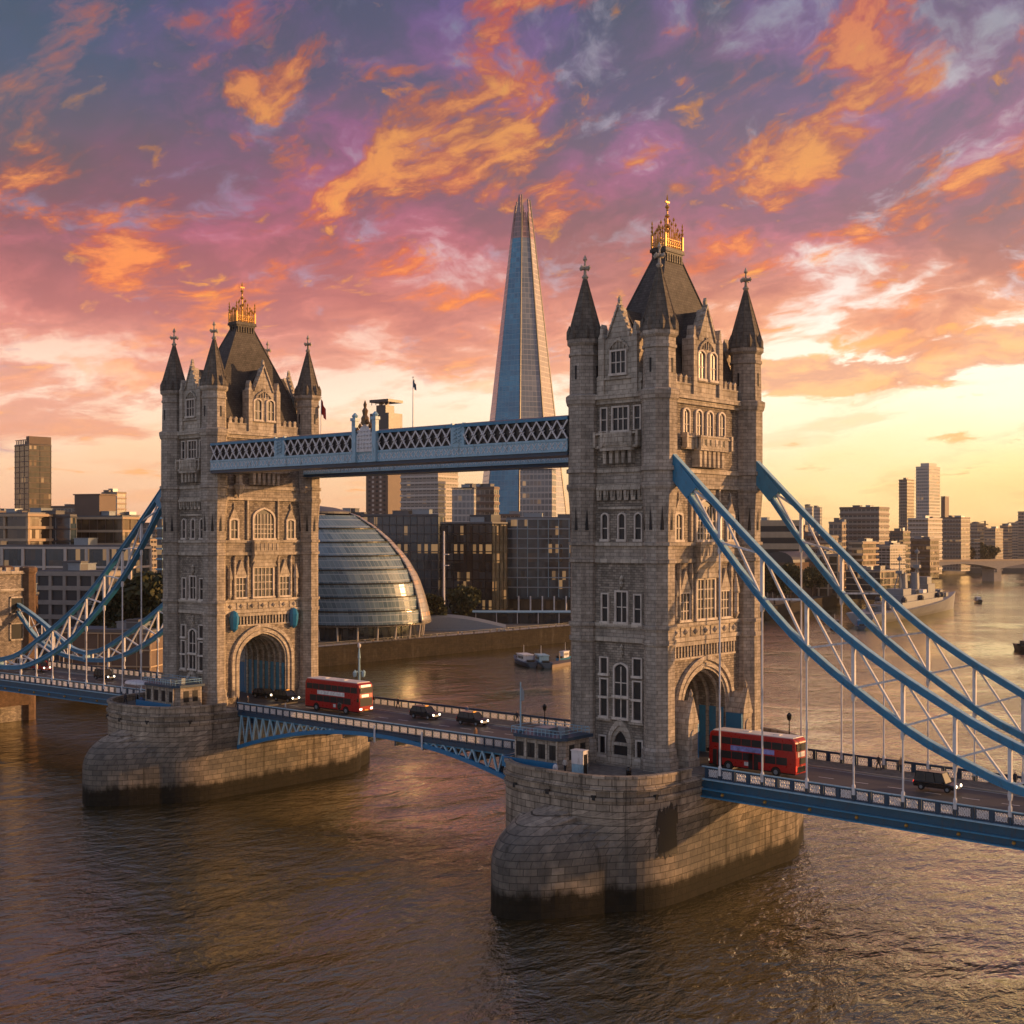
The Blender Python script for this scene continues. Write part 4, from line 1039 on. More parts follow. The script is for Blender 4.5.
for i in range(14): y = -12.3+24.6*i/13; m.box(5.2, 5.8, y-.5, y+.5, 31.6, 32.4); m.box(-5.8, -5.2, y-.5, y+.5, 31.6, 32.4)
for (a, b), (a2, b2) in zip(arc(4.6, 20, 4, 14, .15), arc(4.6, 20, 4, 14, .15)[1:]): m.bar((5.6, a*1.06, b+.3), (5.6, a2*1.06, b2+.3), .5, .8, up=(1, 0, 0))
for y in (8.6, -8.6):
    for z in (17, 22.5): m.box(5.5, 5.7, y-1.6, y+1.6, z, z+.3); m.box(5.5, 5.7, y-1.6, y+1.6, z+3.4, z+3.7); m.box(5.5, 5.7, y-1.6, y-1.3, z, z+3.7); m.box(5.5, 5.7, y+1.3, y+1.6, z, z+3.7)
m.build('dressing', 'trim', ab)
m = MB()
for y in (8.6, -8.6):
    for z in (17.3, 22.8): m.box(5.48, 5.53, y-1.3, y+1.3, z, z+3.1)
m.build('window', 'glass', ab)
for sx in (-1, 1):
    for sy in (-1, 1):
        m = MB(); m.lathe([(1.6, 0), (1.6, 31), (1.9, 31.4), (1.9, 32.2), (1.2, 32.5)], sx*5.0, sy*11.4, 8, PI/8); m.build('corner_turret', 'brown_brick', ab)
ap = MB(); ap.box(-135, -82.4, -8.75, 8.75, 4, 12.3); tag(ap.build('approach_viaduct', 'brown_brick'), 'brick viaduct carrying the road inland behind the left abutment', 'viaduct')
ap = MB(); ap.box(-135, -82.45, -5, 5, 12.3, 12.42); tag(ap.build('road_surface', 'asphalt'), kind='structure')
# ================================================================== THE CITY
def corner(u0, us, u1, dep, delta):
    sd, cd = math.sin(delta), math.cos(delta)
    a = (us-512)/F*dep; k0 = (u0-512)/F; k1 = (u1-512)/F
    w = (a-k0*dep)/(cd+k0*sd); den = sd-k1*cd
    d = (k1*dep-a)/den if u1 > us and den > .02 else 18.0
    d = min(d, 90)
    rz = math.atan2((RT*cd-FW*sd).y, (RT*cd-FW*sd).x)
    return w, d, rz
def block(name, label, cat, u0, us, u1, vt, dep, skin, fl=3.8, delta=.35, zb=5.0, slab='concrete', slab_t=.5, out=.35, mull=0, mmat='concrete', roof='lead', group=None,
          setback=None, piers=None, roofbits=2, depth=None, vb=None):
    """a real box-shaped block: near corner at us, floors as slabs, glass between"""
    w, d, rz = corner(u0, us, u1, dep, delta)
    if depth: d = depth
    p = at(us, YH, dep); zt = CZ-dep*(vt-YH)/F
    root = empty(name, (p.x, p.y, 0), rz); tag(root, label, cat, group)
    m = MB(); m.box(-w, 0, 0, d, zb-1, zt); m.build('facade', skin, root)
    n = max(1, int(round((zt-zb)/fl))); n = min(n, 60)
    if slab:
        proto = None
        for i in range(1, n+1):
            z = zb+(zt-zb)*i/n
            if proto is None:
                m = MB(); m.box(-w-out, out, -out, d+out, -slab_t/2, slab_t/2); proto = m.build('floor_slab', slab, root, (0, 0, z))
            else: ref(proto, root, (0, 0, z), name='floor_slab')
    if mull:
        m = MB(); k = max(1, int(w/mull))
        for i in range(k+1): x = -w+w*i/k; m.box(x-.09, x+.09, -.22, 0, zb, zt)
        k = max(1, int(d/mull))
        for i in range(k+1):
            y = d*i/k; m.box(0, .22, y-.09, y+.09, zb, zt); m.box(-w-.22, -w, y-.09, y+.09, zb, zt)
        m.build('mullion_grid', mmat, root)
    if piers:
        m = MB(); k = max(1, int(w/piers))
        for i in range(k+1): x = -w+w*i/k; m.box(x-.45, x+.45, -.5, .1, zb-1, zt)
        k = max(1, int(d/piers))
        for i in range(k+1): y = d*i/k; m.box(-.1, .5, y-.45, y+.45, zb-1, zt); m.box(-w-.5, -w+.1, y-.45, y+.45, zb-1, zt)
        m.build('wall_piers', mmat, root)
    r = MB(); r.box(-w-.2, .2, -.2, d+.2, zt+.25, zt+.9); r.build('roof', roof, root)
    rnd = random.Random(int(u0*7+vt))
    for i in range(roofbits):
        x = -w*rnd.uniform(.2, .8); y = d*rnd.uniform(.3, .7); a, b, h = rnd.uniform(1.5, min(w*.1+1.5, 5)), rnd.uniform(1.5, 4), rnd.uniform(1.0, 2.4)
        q = MB(); q.box(x-a, x+a, y-b, y+b, zt+.9, zt+.9+h); q.box(x-a-.2, x+a+.2, y-b-.2, y+b+.2, zt+.9+h, zt+1.1+h); q.build('plant_room', 'steel' if i % 2 else 'lead', root)
    root['_w'] = w; root['_d'] = d; root['_zt'] = zt
    return root
def done(r):
    for k in ('_w', '_d', '_zt'):
        if k in r: del r[k]
B = block
# ---- far left
r = B('apartment_tower', 'tall amber-lit glass tower standing alone on the left skyline', 'tower block', 15, 29, 51, 445, 800, 'f_brown', 3.3, .75, slab='brownclad', slab_t=.4, mull=5, mmat='darkclad')
w, d, zt = r['_w'], r['_d'], r['_zt']
m = MB(); m.box(-w*.2, .2, 0, d, zt, zt+5.5)
for i in range(6): x = -w*.9+w*.12*i; m.box(x-.2, x+.2, 0, .5, zt, zt+3.5)
m.box(-w, 0, 0, .4, zt+3.3, zt+3.7); m.build('crown', 'brownclad', r)
B('office_tower', 'small pale slab tower on the skyline right of the tall amber one', 'tower block', 102, 117, 126, 493, 900, 'f_pale', 3.6, .6, slab='tan', slab_t=.8, mull=4, mmat='pale')
B('office_block', 'low grey block just right of the small pale skyline tower', 'office block', 124, 131, 140, 516, 900, 'f_far', 3.6, .6, slab=None)
# stepped hotel in tiers
tiers = [(-30, 60, 92, 516, 470, 'tan'), (-30, 78, 96, 534, 455, 'tan'), (-30, 88, 110, 550, 440, 'tan')]
B('hotel_block', 'stepped tan block with long balconies at the left edge, upper storeys', 'hotel', -60, 28, 50, 515, 425, 'f_brown', 4.2, .45, slab='tan', slab_t=.9, out=1.1, piers=9, mmat='tan')
B('office_block', 'dark glazed middle section between the two tan balconied blocks on the left', 'office block', 28, 70, 76, 517, 432, 'f_blue', 4.2, .25, slab='darkclad', slab_t=.5, mull=4, mmat='steel')
r = B('hotel_block', 'right-hand tan balconied block below the small pale tower', 'hotel', 66, 122, 138, 518, 440, 'f_brown', 4.4, .35, slab='tan', slab_t=.8, out=1.0, mull=3, mmat='brownclad')
w, zt = r['_w'], r['_zt']; m = MB(); m.box(-w*.95, -w*.5, 3, 12, zt+.9, zt+8); m.box(-w*.97, -w*.48, 2.8, 12.2, zt+8, zt+8.4); m.build('roof_storey', 'brownclad', r)
B('glass_podium', 'grey glazed lower range with tall white piers under the tan blocks', 'office block', -60, 130, 150, 548, 405, 'f_blue', 6.0, .15, slab='pale', slab_t=.7, piers=7, mmat='pale')
B('concrete_offices', 'grid-windowed concrete building behind the left chain, dark square openings', 'office block', 37, 108, 122, 574, 352, 'darkclad', 3.9, .25, slab='concrete', slab_t=1.2, out=.6, piers=4.3, mmat='concrete')
B('brown_wing', 'plain brown wall block between the left abutment and the concrete offices', 'building', -30, 30, 38, 596, 330, 'brown_brick', 3.9, .2, slab=None)
B('glass_stair_tower', 'narrow blue glass block seen beside the left tower', 'office block', 157, 162, 175, 518, 520, 'f_blue', 3.9, .3, slab='light_blue', slab_t=.7)
B('far_terrace', 'low lit roofs behind the trees left of the farther tower', 'building', 120, 150, 160, 540, 560, 'f_far', 3.9, .2, slab='tan', slab_t=.6)
B('quay_house', 'long low riverside building under the trees left of the farther tower', 'building', 60, 150, 170, 634, 300, 'brownclad', 3.4, .2, slab='tan', slab_t=.3, mull=3, mmat='tan')

# ---- middle, between the towers
r = B('hospital_tower', 'grey concrete hospital tower block with a projecting lookout head above the walkway', 'tower block', 366, 388, 406, 430, 950, 'brownclad', 3.7, .6, slab=None, roofbits=0)
w, d, zt = r['_w'], r['_d'], r['_zt']
for i in range(5):
    x = -w*(.16+.17*i); m = MB()
    for k in range(26): m.box(x-.9, x+.9, -.3, 0, 9+k*3.4, 10.6+k*3.4)
    m.build('window_column', 'pale' if i % 2 else 'glass', r)
m = MB(); m.box(-w+2, -1, 2, d-3, zt+.9, zt+13); m.build('upper_storeys', 'darkclad', r)
m = MB(); m.box(-w*.55-3, -w*.55+6, 4, 14, zt+13, zt+19); m.box(-w*.55-7, -w*.55+11, 1, 18, zt+21, zt+23); m.box(-w*.55-2, -w*.55, 6, 8, zt+19, zt+21); m.box(-w*.55+4, -w*.55+6, 6, 8, zt+19, zt+21)
for i in range(5): m.box(-w*.55-6+i*4, -w*.55-5.6+i*4, 2, 2.4, zt+19, zt+21)
m.build('lookout_head', 'darkclad', r)
r = B('banded_offices', 'office block with pale horizontal bands and an orange sunlit side beneath the walkway', 'office block', 401, 438, 458, 438, 800, 'f_far', 3.9, .55, slab='pale', slab_t=1.3, out=.4)
B('pale_offices', 'pale square block under the walkway, left of the glass spire', 'office block', 452, 474, 476, 489, 720, 'f_pale', 3.9, .3, slab=None)
B('banded_offices', 'narrow dark block with two lit floors beside the pale square one', 'office block', 473, 494, 499, 488, 740, 'f_far', 4.4, .4, slab='brownclad', slab_t=1.4)
B('pale_offices', 'tall pale slab standing in front of the glass spire, under the walkway', 'office block', 520, 552, 556, 470, 800, 'f_pale', 4, .3, slab=None)
B('dark_offices', 'low dark office block left of the black one, above the dome shoulder', 'office block', 340, 364, 366, 514, 600, 'f_dark', 3.9, .2, slab='darkclad', slab_t=.5, mull=6, mmat='steel')
B('dark_offices', 'amber-windowed dark office block just right of the glass dome', 'office block', 362, 438, 444, 516, 560, 'f_blue', 3.9, .18, slab='darkclad', slab_t=.45, mull=3, mmat='darkclad')
r = B('black_offices', 'black glass cube office behind the white mast and the round tree', 'office block', 441, 492, 507, 524, 545, 'f_dark', 3.9, .45, slab='black', slab_t=.4, mull=3, mmat='black')
w, zt = r['_w'], r['_zt']; m = MB(); m.box(-w*.5, -w*.08, 3, 12, zt+.9, zt+4); m.build('plant_room', 'darkclad', r)
r = B('glazed_offices', 'glass office with white floor lines and a colonnade, left of the nearer tower', 'office block', 507, 590, 592, 519, 565, 'f_blue', 4.1, .10, slab='steel', slab_t=.45, out=.5, mull=4.3, mmat='light_blue', depth=30, zb=12)
w = r['_w']
for i in range(8):
    x = -w+w*i/7; m = MB(); m.cyl(x, -.8, 5, 12.5, .35, n=8); m.build('column', 'white', r)
m = MB(); m.box(-w, 0, 2, 28, 4, 12); m.build('lobby', 'f_brown', r)
m = MB(); m.box(-w-.5, 3, 2, 28, 42, 46); m.build('roof_storey', 'brownclad', r)

# ---- the tall glass spire
M['f_tip'] = facade('splintered_tip', 3.0, 4.0, (.16, .10, .11), (.30, .20, .20), .0, rough=.3, grid=(.40, .24, .24), gw=.10, warm=0)
def shard():
    zb = 5; dep = 1010; c = at(522.5, YH, dep); H = CZ+dep*(YH-196)/F
    root = empty('glass_spire', (c.x, c.y, 0), YAW); tag(root, 'very tall tapering glass spire between the two bridge towers, its tip splintered', 'skyscraper')
    # leaning glass planes, slightly apart from each other: corners (x, y) at ground -> top
    hb, ht = 40.0, 5.5
    pts = [(-1.0, .2), (-.82, -.55), (-.07, -.98), (.62, -.72), (1.0, .1), (.5, .95), (-.5, .95)]
    n = len(pts)
    tops = [H-8, H, H-14, H-3, H-11, H-6, H-4]
    for i in range(n):
        a, b = pts[i], pts[(i+1) % n]; g = .985; zt = tops[i]
        q = lambda p, r_, z: (p[0]*r_, p[1]*r_, z)
        k = (H-zt)/(H-zb); rt_ = ht+(hb-ht)*k
        aa = (a[0]*g+b[0]*(1-g), a[1]*g+b[1]*(1-g)); bb = (b[0]*g+a[0]*(1-g), b[1]*g+a[1]*(1-g))
        zk = H-34; kk = (H-zk)/(H-zb); rk = ht+(hb-ht)*kk
        mid_ = ((aa[0]+bb[0])/2, (aa[1]+bb[1])/2); sa = (mid_[0]+(aa[0]-mid_[0])*.30, mid_[1]+(aa[1]-mid_[1])*.30); sb = (mid_[0]+(bb[0]-mid_[0])*.30, mid_[1]+(bb[1]-mid_[1])*.30)
        m = MB(); m.add([q(aa, hb, zb), q(bb, hb, zb), q(bb, rk, zk), q(aa, rk, zk), q(aa, hb*.97, zb), q(bb, hb*.97, zb), q(bb, rk*.86, zk), q(aa, rk*.86, zk)],
              [(0, 1, 2, 3), (7, 6, 5, 4), (0, 4, 5, 1), (3, 2, 6, 7), (1, 5, 6, 2), (0, 3, 7, 4)])
        sp = MB(); sp.add([q(aa, rk, zk), q(bb, rk, zk), q(sb, rt_, zt), q(sa, rt_, zt), q(aa, rk*.86, zk), q(bb, rk*.86, zk), q(sb, rt_*.8, zt), q(sa, rt_*.8, zt)],
              [(0, 1, 2, 3), (7, 6, 5, 4), (0, 4, 5, 1), (3, 2, 6, 7), (1, 5, 6, 2), (0, 3, 7, 4)])
        sp.build('spire_shard', 'f_tip', root)
        m.build('glass_plane', ('f_shard3', 'f_shard', 'f_shard2', 'f_shard3', 'f_shard3', 'f_shard', 'f_shard')[i], root)  # tint chosen per face to stand for what that face reflects
        if i in (1, 2, 3):
            e = MB(); e.rod(q(bb, hb*1.002, zb), q(bb, rt_*1.01, zt), .8, .5, 4); e.build('edge_gap', 'darkclad', root)
    m = MB()
    for i in range(n):
        pass
    k = (33)/(H-zb); core = [(p[0]*.9*(ht+(hb-ht)*k), p[1]*.9*(ht+(hb-ht)*k)) for p in pts]
    m.lathe([(hb*.85, zb), (ht*1.4, H-50), (1.0, H-26)], 0, 0, 6); m.build('core', 'darkclad', root)
shard()

# ---- leaning glass dome (city hall)
def dome():
    dep = 440; c0 = at(356, YH, dep)
    root = empty('glass_dome_building', (c0.x, c0.y, 5), YAW); tag(root, 'leaning egg-shaped glass building on the far bank between the towers', 'city hall')
    z0, z1 = 5.0, 44.5
    prof = [(10.1, 428), (14, 425.5), (19, 421.5), (24.5, 416), (29.8, 397+10), (33, 400), (38, 386), (42, 372), (45.5, 356), (47.6, 340)]
    def right(z):
        for (a, u), (b, v) in zip(prof, prof[1:]):
            if z <= b: z = max(z, a); return (u+(v-u)*(z-a)/(b-a)-356)*dep/F
        return (340-356)*dep/F
    def cen(z):
        t = max(0.0, (z-10.1)/37.5); return -17*t**1.5
    def rad(z): return right(z)-cen(z)
    n = 64; fl = [10.1+4.45*i for i in range(9)]
    for i, z in enumerate(fl[:-1]):                # glazed storeys, each an overhanging skirt
        zt = min(fl[i+1], 47.2); m = MB(); vs = []; fs = []; uv = []
        ra, rb = rad(z), rad(zt)
        prof_ = [(ra+.1, z), (rb+.75, zt-.5), (rb+.75, zt-.1), (rb-1.2, zt), (ra-2, z)]
        for j in range(n):
            a = 2*PI*j/n
            for r_, zz in prof_:
                t = (zz-z)/(zt-z); cc = cen(z)+(cen(zt)-cen(z))*t
                vs.append((cc+r_*math.cos(a), r_*math.sin(a), zz-5)); uv.append((a*24, zz))
        for j in range(n):
            k = (j+1) % n
            for q in range(5): p = (q+1) % 5; fs.append((j*5+q, k*5+q, k*5+p, j*5+p))
        m.add(vs, fs); st = m.build('glazed_storey', 'f_dome', root, uvs=uv)
        lip = MB(); ring = []
        for j in range(n+1):
            a = 2*PI*j/n; ring.append((cen(z)+(ra+.55)*math.cos(a), (ra+.55)*math.sin(a), z-5))
        for p, q in zip(ring, ring[1:]): lip.bar(p, q, 1.1, .42)
        lip.build('floor_edge', 'black', st)
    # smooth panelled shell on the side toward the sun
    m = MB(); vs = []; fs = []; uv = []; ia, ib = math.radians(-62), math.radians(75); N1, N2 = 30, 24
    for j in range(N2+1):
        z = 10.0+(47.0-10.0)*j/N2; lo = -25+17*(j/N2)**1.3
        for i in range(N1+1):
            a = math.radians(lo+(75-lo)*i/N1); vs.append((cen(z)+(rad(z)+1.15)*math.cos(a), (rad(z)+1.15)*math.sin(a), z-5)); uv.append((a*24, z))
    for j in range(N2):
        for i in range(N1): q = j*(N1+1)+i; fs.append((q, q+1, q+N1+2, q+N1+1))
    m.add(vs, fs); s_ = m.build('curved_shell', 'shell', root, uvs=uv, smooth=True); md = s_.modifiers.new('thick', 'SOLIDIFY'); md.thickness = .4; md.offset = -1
    m = MB(); m.lathe([(rad(46.8)+1.3, 41.2), (rad(46.8)+1.4, 41.9), (rad(46.8)*.7, 43.3), (2, 44.2)], cen(46.5), 0, 40); m.build('roof', 'lead', root)
    m = MB(); m.lathe([(rad(10.1)-3.5, 0), (rad(10.1)-3.5, 5.2)], 0, 0, 40); m.build('lobby', 'f_dark', root)
    m = MB(); m.lathe([(rad(10.1)+.9, 4.7), (rad(10.1)+1.1, 5.3), (rad(10.1)-4, 5.35), (rad(10.1)-4, 4.7)], 0, 0, 48, caps=False); m.build('ring_beam', 'concrete', root)
    for j in range(22):
        a = 2*PI*j/22; m = MB(); m.rod((22.6*math.cos(a), 22.6*math.sin(a), 0), (23.2*math.cos(a), 23.2*math.sin(a), 4.9), .3, .3, 6); m.build('column', 'pale', root)
dome()

# ---- right of the nearer tower
B('long_offices', 'long pale low block right of the nearer tower, two rows of dark windows', 'office block', 740, 799, 803, 523, 760, 'glass', 6.5, .42, slab='tan', slab_t=3.4, out=.3)
B('pale_tower', 'faint pale twin block far off, first of the pair right of the nearer tower', 'tower block', 805, 812, 813, 507, 1500, 'f_pale', 4, .5, slab=None)
B('pale_tower', 'faint pale slab far off, second of the pair, slightly lower', 'tower block', 813.5, 820, 822, 508, 1520, 'f_pale', 4, .5, slab=None)
r = B('hotel_tower', 'big brown office slab with an orange sunlit end, above the warship', 'office block', 840, 879, 889, 508, 850, 'f_far', 3.9, .62, slab='brownclad', slab_t=1.3)
B('side_block', 'lower brown wing at the left foot of the big brown slab', 'office block', 829, 842, 846, 523, 840, 'f_far', 3.9, .6, slab='tan', slab_t=.5)
B('mid_block', 'brown flat-roofed block in front of the big slab, behind the far chain', 'office block', 797, 829, 838, 537, 790, 'f_far', 3.9, .6, slab='brownclad', slab_t=1.0)
B('balcony_flats', 'golden balconied flats by the water below the big brown slab', 'apartment block', 852, 862, 876, 543, 745, 'f_brown', 3.4, .7, slab='tan', slab_t=1.2, out=1.3)
B('riverside_block', 'narrow bright-sided block right of the golden balconied flats', 'office block', 876, 890, 905, 546, 800, 'f_far', 3.6, .8, slab='pale', slab_t=.5)
B('skyscraper', 'shorter dark curved tower of the far pair on the right skyline', 'skyscraper', 899, 907, 914, 480, 1600, 'f_far', 4, .8, slab='brownclad', slab_t=1.2, roofbits=1)
r = B('skyscraper', 'taller pale tower of the far pair on the right skyline', 'skyscraper', 916, 929, 940, 467, 1550, 'f_pale', 4, .7, slab='pale', slab_t=1.0, roofbits=0)
w, d, zt = r['_w'], r['_d'], r['_zt']; m = MB(); m.box(-w*.75, -w*.1, 4, d*.8, zt, zt+5); m.build('crown', 'pale', r)
B('chimney_tower', 'slim dark tower right of the far skyscraper pair', 'tower block', 941, 945, 949, 497, 1450, 'brownclad', 4, .7, slab=None, roofbits=0)
B('riverside_offices', 'grey glass offices with a pitched top below the skyscraper pair', 'office block', 908, 928, 942, 519, 1150, 'f_far', 4, .75, slab='pale', slab_t=1.2)
B('riverside_offices', 'brown block on the far bank at the left end of the road bridge', 'office block', 911, 930, 939, 540, 1050, 'f_brown', 4, .75, slab='brownclad', slab_t=1.6)
B('riverside_offices', 'long grey block behind the far trees, right of the skyscrapers', 'office block', 940, 961, 970, 518, 1250, 'f_far', 4, .8, slab='brownclad', slab_t=1.0)
B('riverside_offices', 'dark flat block in front of the pitched glass offices', 'office block', 887, 903, 910, 532, 980, 'f_dark', 4, .75, slab='brownclad', slab_t=1.4)
rnd = random.Random(5)
hl = ['low hazy block under the crane at the right horizon', 'flat hazy block beyond the road bridge, right of centre arch', 'small hazy block near the right edge of the skyline', 'broad pale hazy block at the right horizon', 'hazy brown block beside the broad pale one', 'last hazy block at the very right edge']
for i, (a, b, v, dd) in enumerate(((964, 984, 524, 1500), (980, 1003, 529, 1650), (1000, 1012, 526, 1700), (1008, 1034, 523, 1800), (1018, 1044, 512, 1500), (1040, 1080, 520, 1700))):
    B('distant_block', hl[i], 'office block', a, (a+b*2)/3, b, v, dd, 'f_far', 4, .9, slab='tan', slab_t=1.0, group='hazy blocks along the horizon')
hl = ['brown block filling the gap behind the leftmost hotel', 'low block on the skyline right of the stair tower', 'low brown roofs behind the amber tower', 'long pale roofs seen behind the farther tower', 'flat block behind the dome roof', 'block behind the spire foot', 'wide brown block behind the right chains', 'row of roofs behind the far trees on the right']
for i, (a, b, v, dd) in enumerate(((-40, 20, 512, 700), (140, 170, 524, 800), (50, 100, 507, 900), (210, 330, 525, 900), (320, 370, 520, 900), (470, 600, 515, 900), (760, 850, 526, 1000), (930, 1030, 533, 1350))):
    B('skyline_block', hl[i], 'building', a, (a+b)/2, b, v, dd, 'f_far', 4, .3, slab='brownclad', slab_t=1.2, group='background blocks of the south bank', depth=30)

# market hall with barrel roof, arcade wall on the right bank
def hall():
    w, d, rz = corner(758, 795, 806, 700, .6); p = at(795, YH, 700)
    root = empty('market_hall', (p.x, p.y, 5), rz); tag(root, 'riverside hall with a dark barrel roof right of the nearer tower', 'hall')
    m = MB(); m.box(-w, 0, 0, 40, 0, 19); m.build('wall', 'brown_brick', root)
    m = MB(); vs = []; fs = []
    for i in range(13):
        a = PI*i/12; vs += [(-w/2-w*.42*math.cos(a), 2, 19+6*math.sin(a)), (-w/2-w*.42*math.cos(a), 38, 19+6*math.sin(a))]
    for i in range(12): fs.append((2*i, 2*i+2, 2*i+3, 2*i+1))
    fs += [tuple(2*i for i in range(13)), tuple(2*i+1 for i in range(12, -1, -1))]
    m.add(vs, fs); m.build('barrel_roof', 'darkclad', root)
    for i in range(7):
        x = -w+2+(w-4)*i/6; m = MB(); m.plate([(x-1.3, 2)]+[(x+a, z) for a, z in arc(1.3, 12, 1.6, 6)]+[(x+1.3, 2)], -.15, .1); m.build('arched_window', 'f_brown', root)
        m = MB(); m.box(x-2.2, x-1.8, -.4, .1, 0, 18); m.build('pilaster', 'tan', root)
hall()
B('arcade_block', 'tan arcaded warehouse on the bank between hall and golden flats', 'warehouse', 800, 838, 846, 556, 720, 'f_brown', 4.5, .5, slab='tan', slab_t=.6, piers=5, mmat='tan')
B('quay_terrace', 'low dark terrace on the bank behind the moored warship', 'building', 846, 880, 905, 572, 700, 'f_dark', 4, .8, slab='tan', slab_t=.5)

# ---- arched road bridge far upriver
def far_bridge():
    a = at(880, YH, 1040); b = at(1075, YH, 1120); v = (b-a); L = v.length; rz = math.atan2(v.y, v.x)
    root = empty('road_bridge', (a.x, a.y, 0), rz); tag(root, 'low concrete road bridge crossing the river in the distance on the right', 'bridge')
    m = MB(); spans = [(-40, 42), (46, 120), (124, 205)]; top = 17.0
    for s0, s1 in spans:
        hd = [(s0+(s1-s0)*i/16, 10.5+4.6*math.sin(PI*i/16)**.8) for i in range(17)]
        for p, q in zip(hd, hd[1:]):
            m.add([(p[0], 0, p[1]), (q[0], 0, q[1]), (q[0], 0, top), (p[0], 0, top), (p[0], 16, p[1]), (q[0], 16, q[1]), (q[0], 16, top), (p[0], 16, top)], [(0, 1, 2, 3), (7, 6, 5, 4), (0, 4, 5, 1), (3, 2, 6, 7)])
    m.box(42, 46, 0, 16, 8, top); m.box(120, 124, 0, 16, 8, top); m.build('deck', 'concrete', root)
    for x in (44, 122): q = MB(); q.box(x-4, x+4, 1, 15, -1, 9); q.box(x-4.8, x+4.8, .4, 15.6, 9, 10); q.build('bridge_pier', 'concrete', root)
    q = MB(); q.box(-40, 205, -.2, .3, top, top+1.3); q.box(-40, 205, 15.7, 16.2, top, top+1.3); q.build('parapet', 'tan', root)
    x = MB(); x.box(-60, -38, -4, 20, 0, 17.2); x.build('abutment', 'brown_brick', root)
    return a, rz
fb, fbz = far_bridge()

# ---- river walls and promenade
m = MB(); m.prism([(-126.6, -900), (-125.4, -900), (-125.4, 250), (-134.4, 400), (-135.6, 400), (-126.6, 250)], -2, 5.9)
tag(m.build('river_wall', 'quay'), 'dark weathered stone river wall along the far bank', 'river wall')
m = MB(); m.prism([(-136, 400), (-134.4, 400), (-174.4, 560), (-224.4, 700), (-281.4, 860), (-339.4, 1000), (-341, 1000), (-283, 860), (-226, 700), (-176, 560)], -2, 5.6)
tag(m.build('river_wall', 'quay'), 'farther stretch of river wall behind the warship, running to the road bridge', 'river wall')
m = MB(); m.prism([(-126.7, 60), (-126.7, 250), (-135.7, 400), (-146, 400), (-138, 250), (-137, 60)], 4.9, 5.08); tag(m.build('promenade', 'concrete'), kind='structure')
m = MB()
for i in range(90):
    y = 60+i*3.2; x = -126.9-(0 if y < 250 else (y-250)*.06); m.box(x-.05, x+.05, y-.05, y+.05, 5.05, 6.9)
m.box(-126.95, -126.85, 60, 250, 6.85, 6.95); m.box(-126.95, -126.85, 60, 250, 6.35, 6.42); tag(m.build('railing', 'darkclad'), 'thin dark railing along the promenade edge', 'railing')
# pale curved amphitheatre wall and long canopy in front of the offices
a = at(455, YH, 462); root = empty('curved_canopy', (a.x, a.y, 5), YAW); tag(root, 'low pale curved wall and roof on the promenade right of the dome', 'pavilion')
m = MB(); N_ = 20; pts = [(-18+36*i/N_, 0, 1.2+3.8*math.sin(PI*(.25+.75*i/N_))) for i in range(N_+1)]
for p, q in zip(pts, pts[1:]): m.add([(p[0], 0, p[2]), (q[0], 0, q[2]), (q[0], 9, q[2]+.5), (p[0], 9, p[2]+.5), (p[0], 0, 0), (q[0], 0, 0), (q[0], 9, 0), (p[0], 9, 0)], [(0, 1, 2, 3), (0, 4, 5, 1), (3, 2, 6, 7)])
m.build('curved_wall', 'steel', root)
m = MB(); m.box(-19, 18, -1, 10, -.1, .6); m.box(-2, 14, -.2, .1, .6, 1.6); m.build('base', 'steel', root)
a = at(520, YH, 500); root = empty('long_canopy', (a.x, a.y, 5), YAW); tag(root, 'long dark glass canopy with a pale blue edge in front of the colonnaded offices', 'canopy')
m = MB(); m.box(-26, 32, 0, 9, 4.2, 4.6); m.build('roof', 'light_blue', root)
m = MB(); m.box(-22, 30, 1, 8, 0, 4.2); m.build('glazing', 'f_dark', root)
for i in range(8): m = MB(); m.cyl(-25+8*i, .4, 0, 4.2, .15, n=6); m.build('column', 'white', root)
a = at(444, YH, 470); m = MB(); m.cyl(0, 0, 0, 35.5, .42, .28, n=8); m.box(-.2, 2.4, -.15, .15, 27, 27.3); m.box(-.2, 2.4, -.15, .15, 23, 23.3)
tag(m.build('white_mast', 'white', None, (a.x, a.y, 5)), 'thin tall white mast in front of the black glass cube', 'mast')

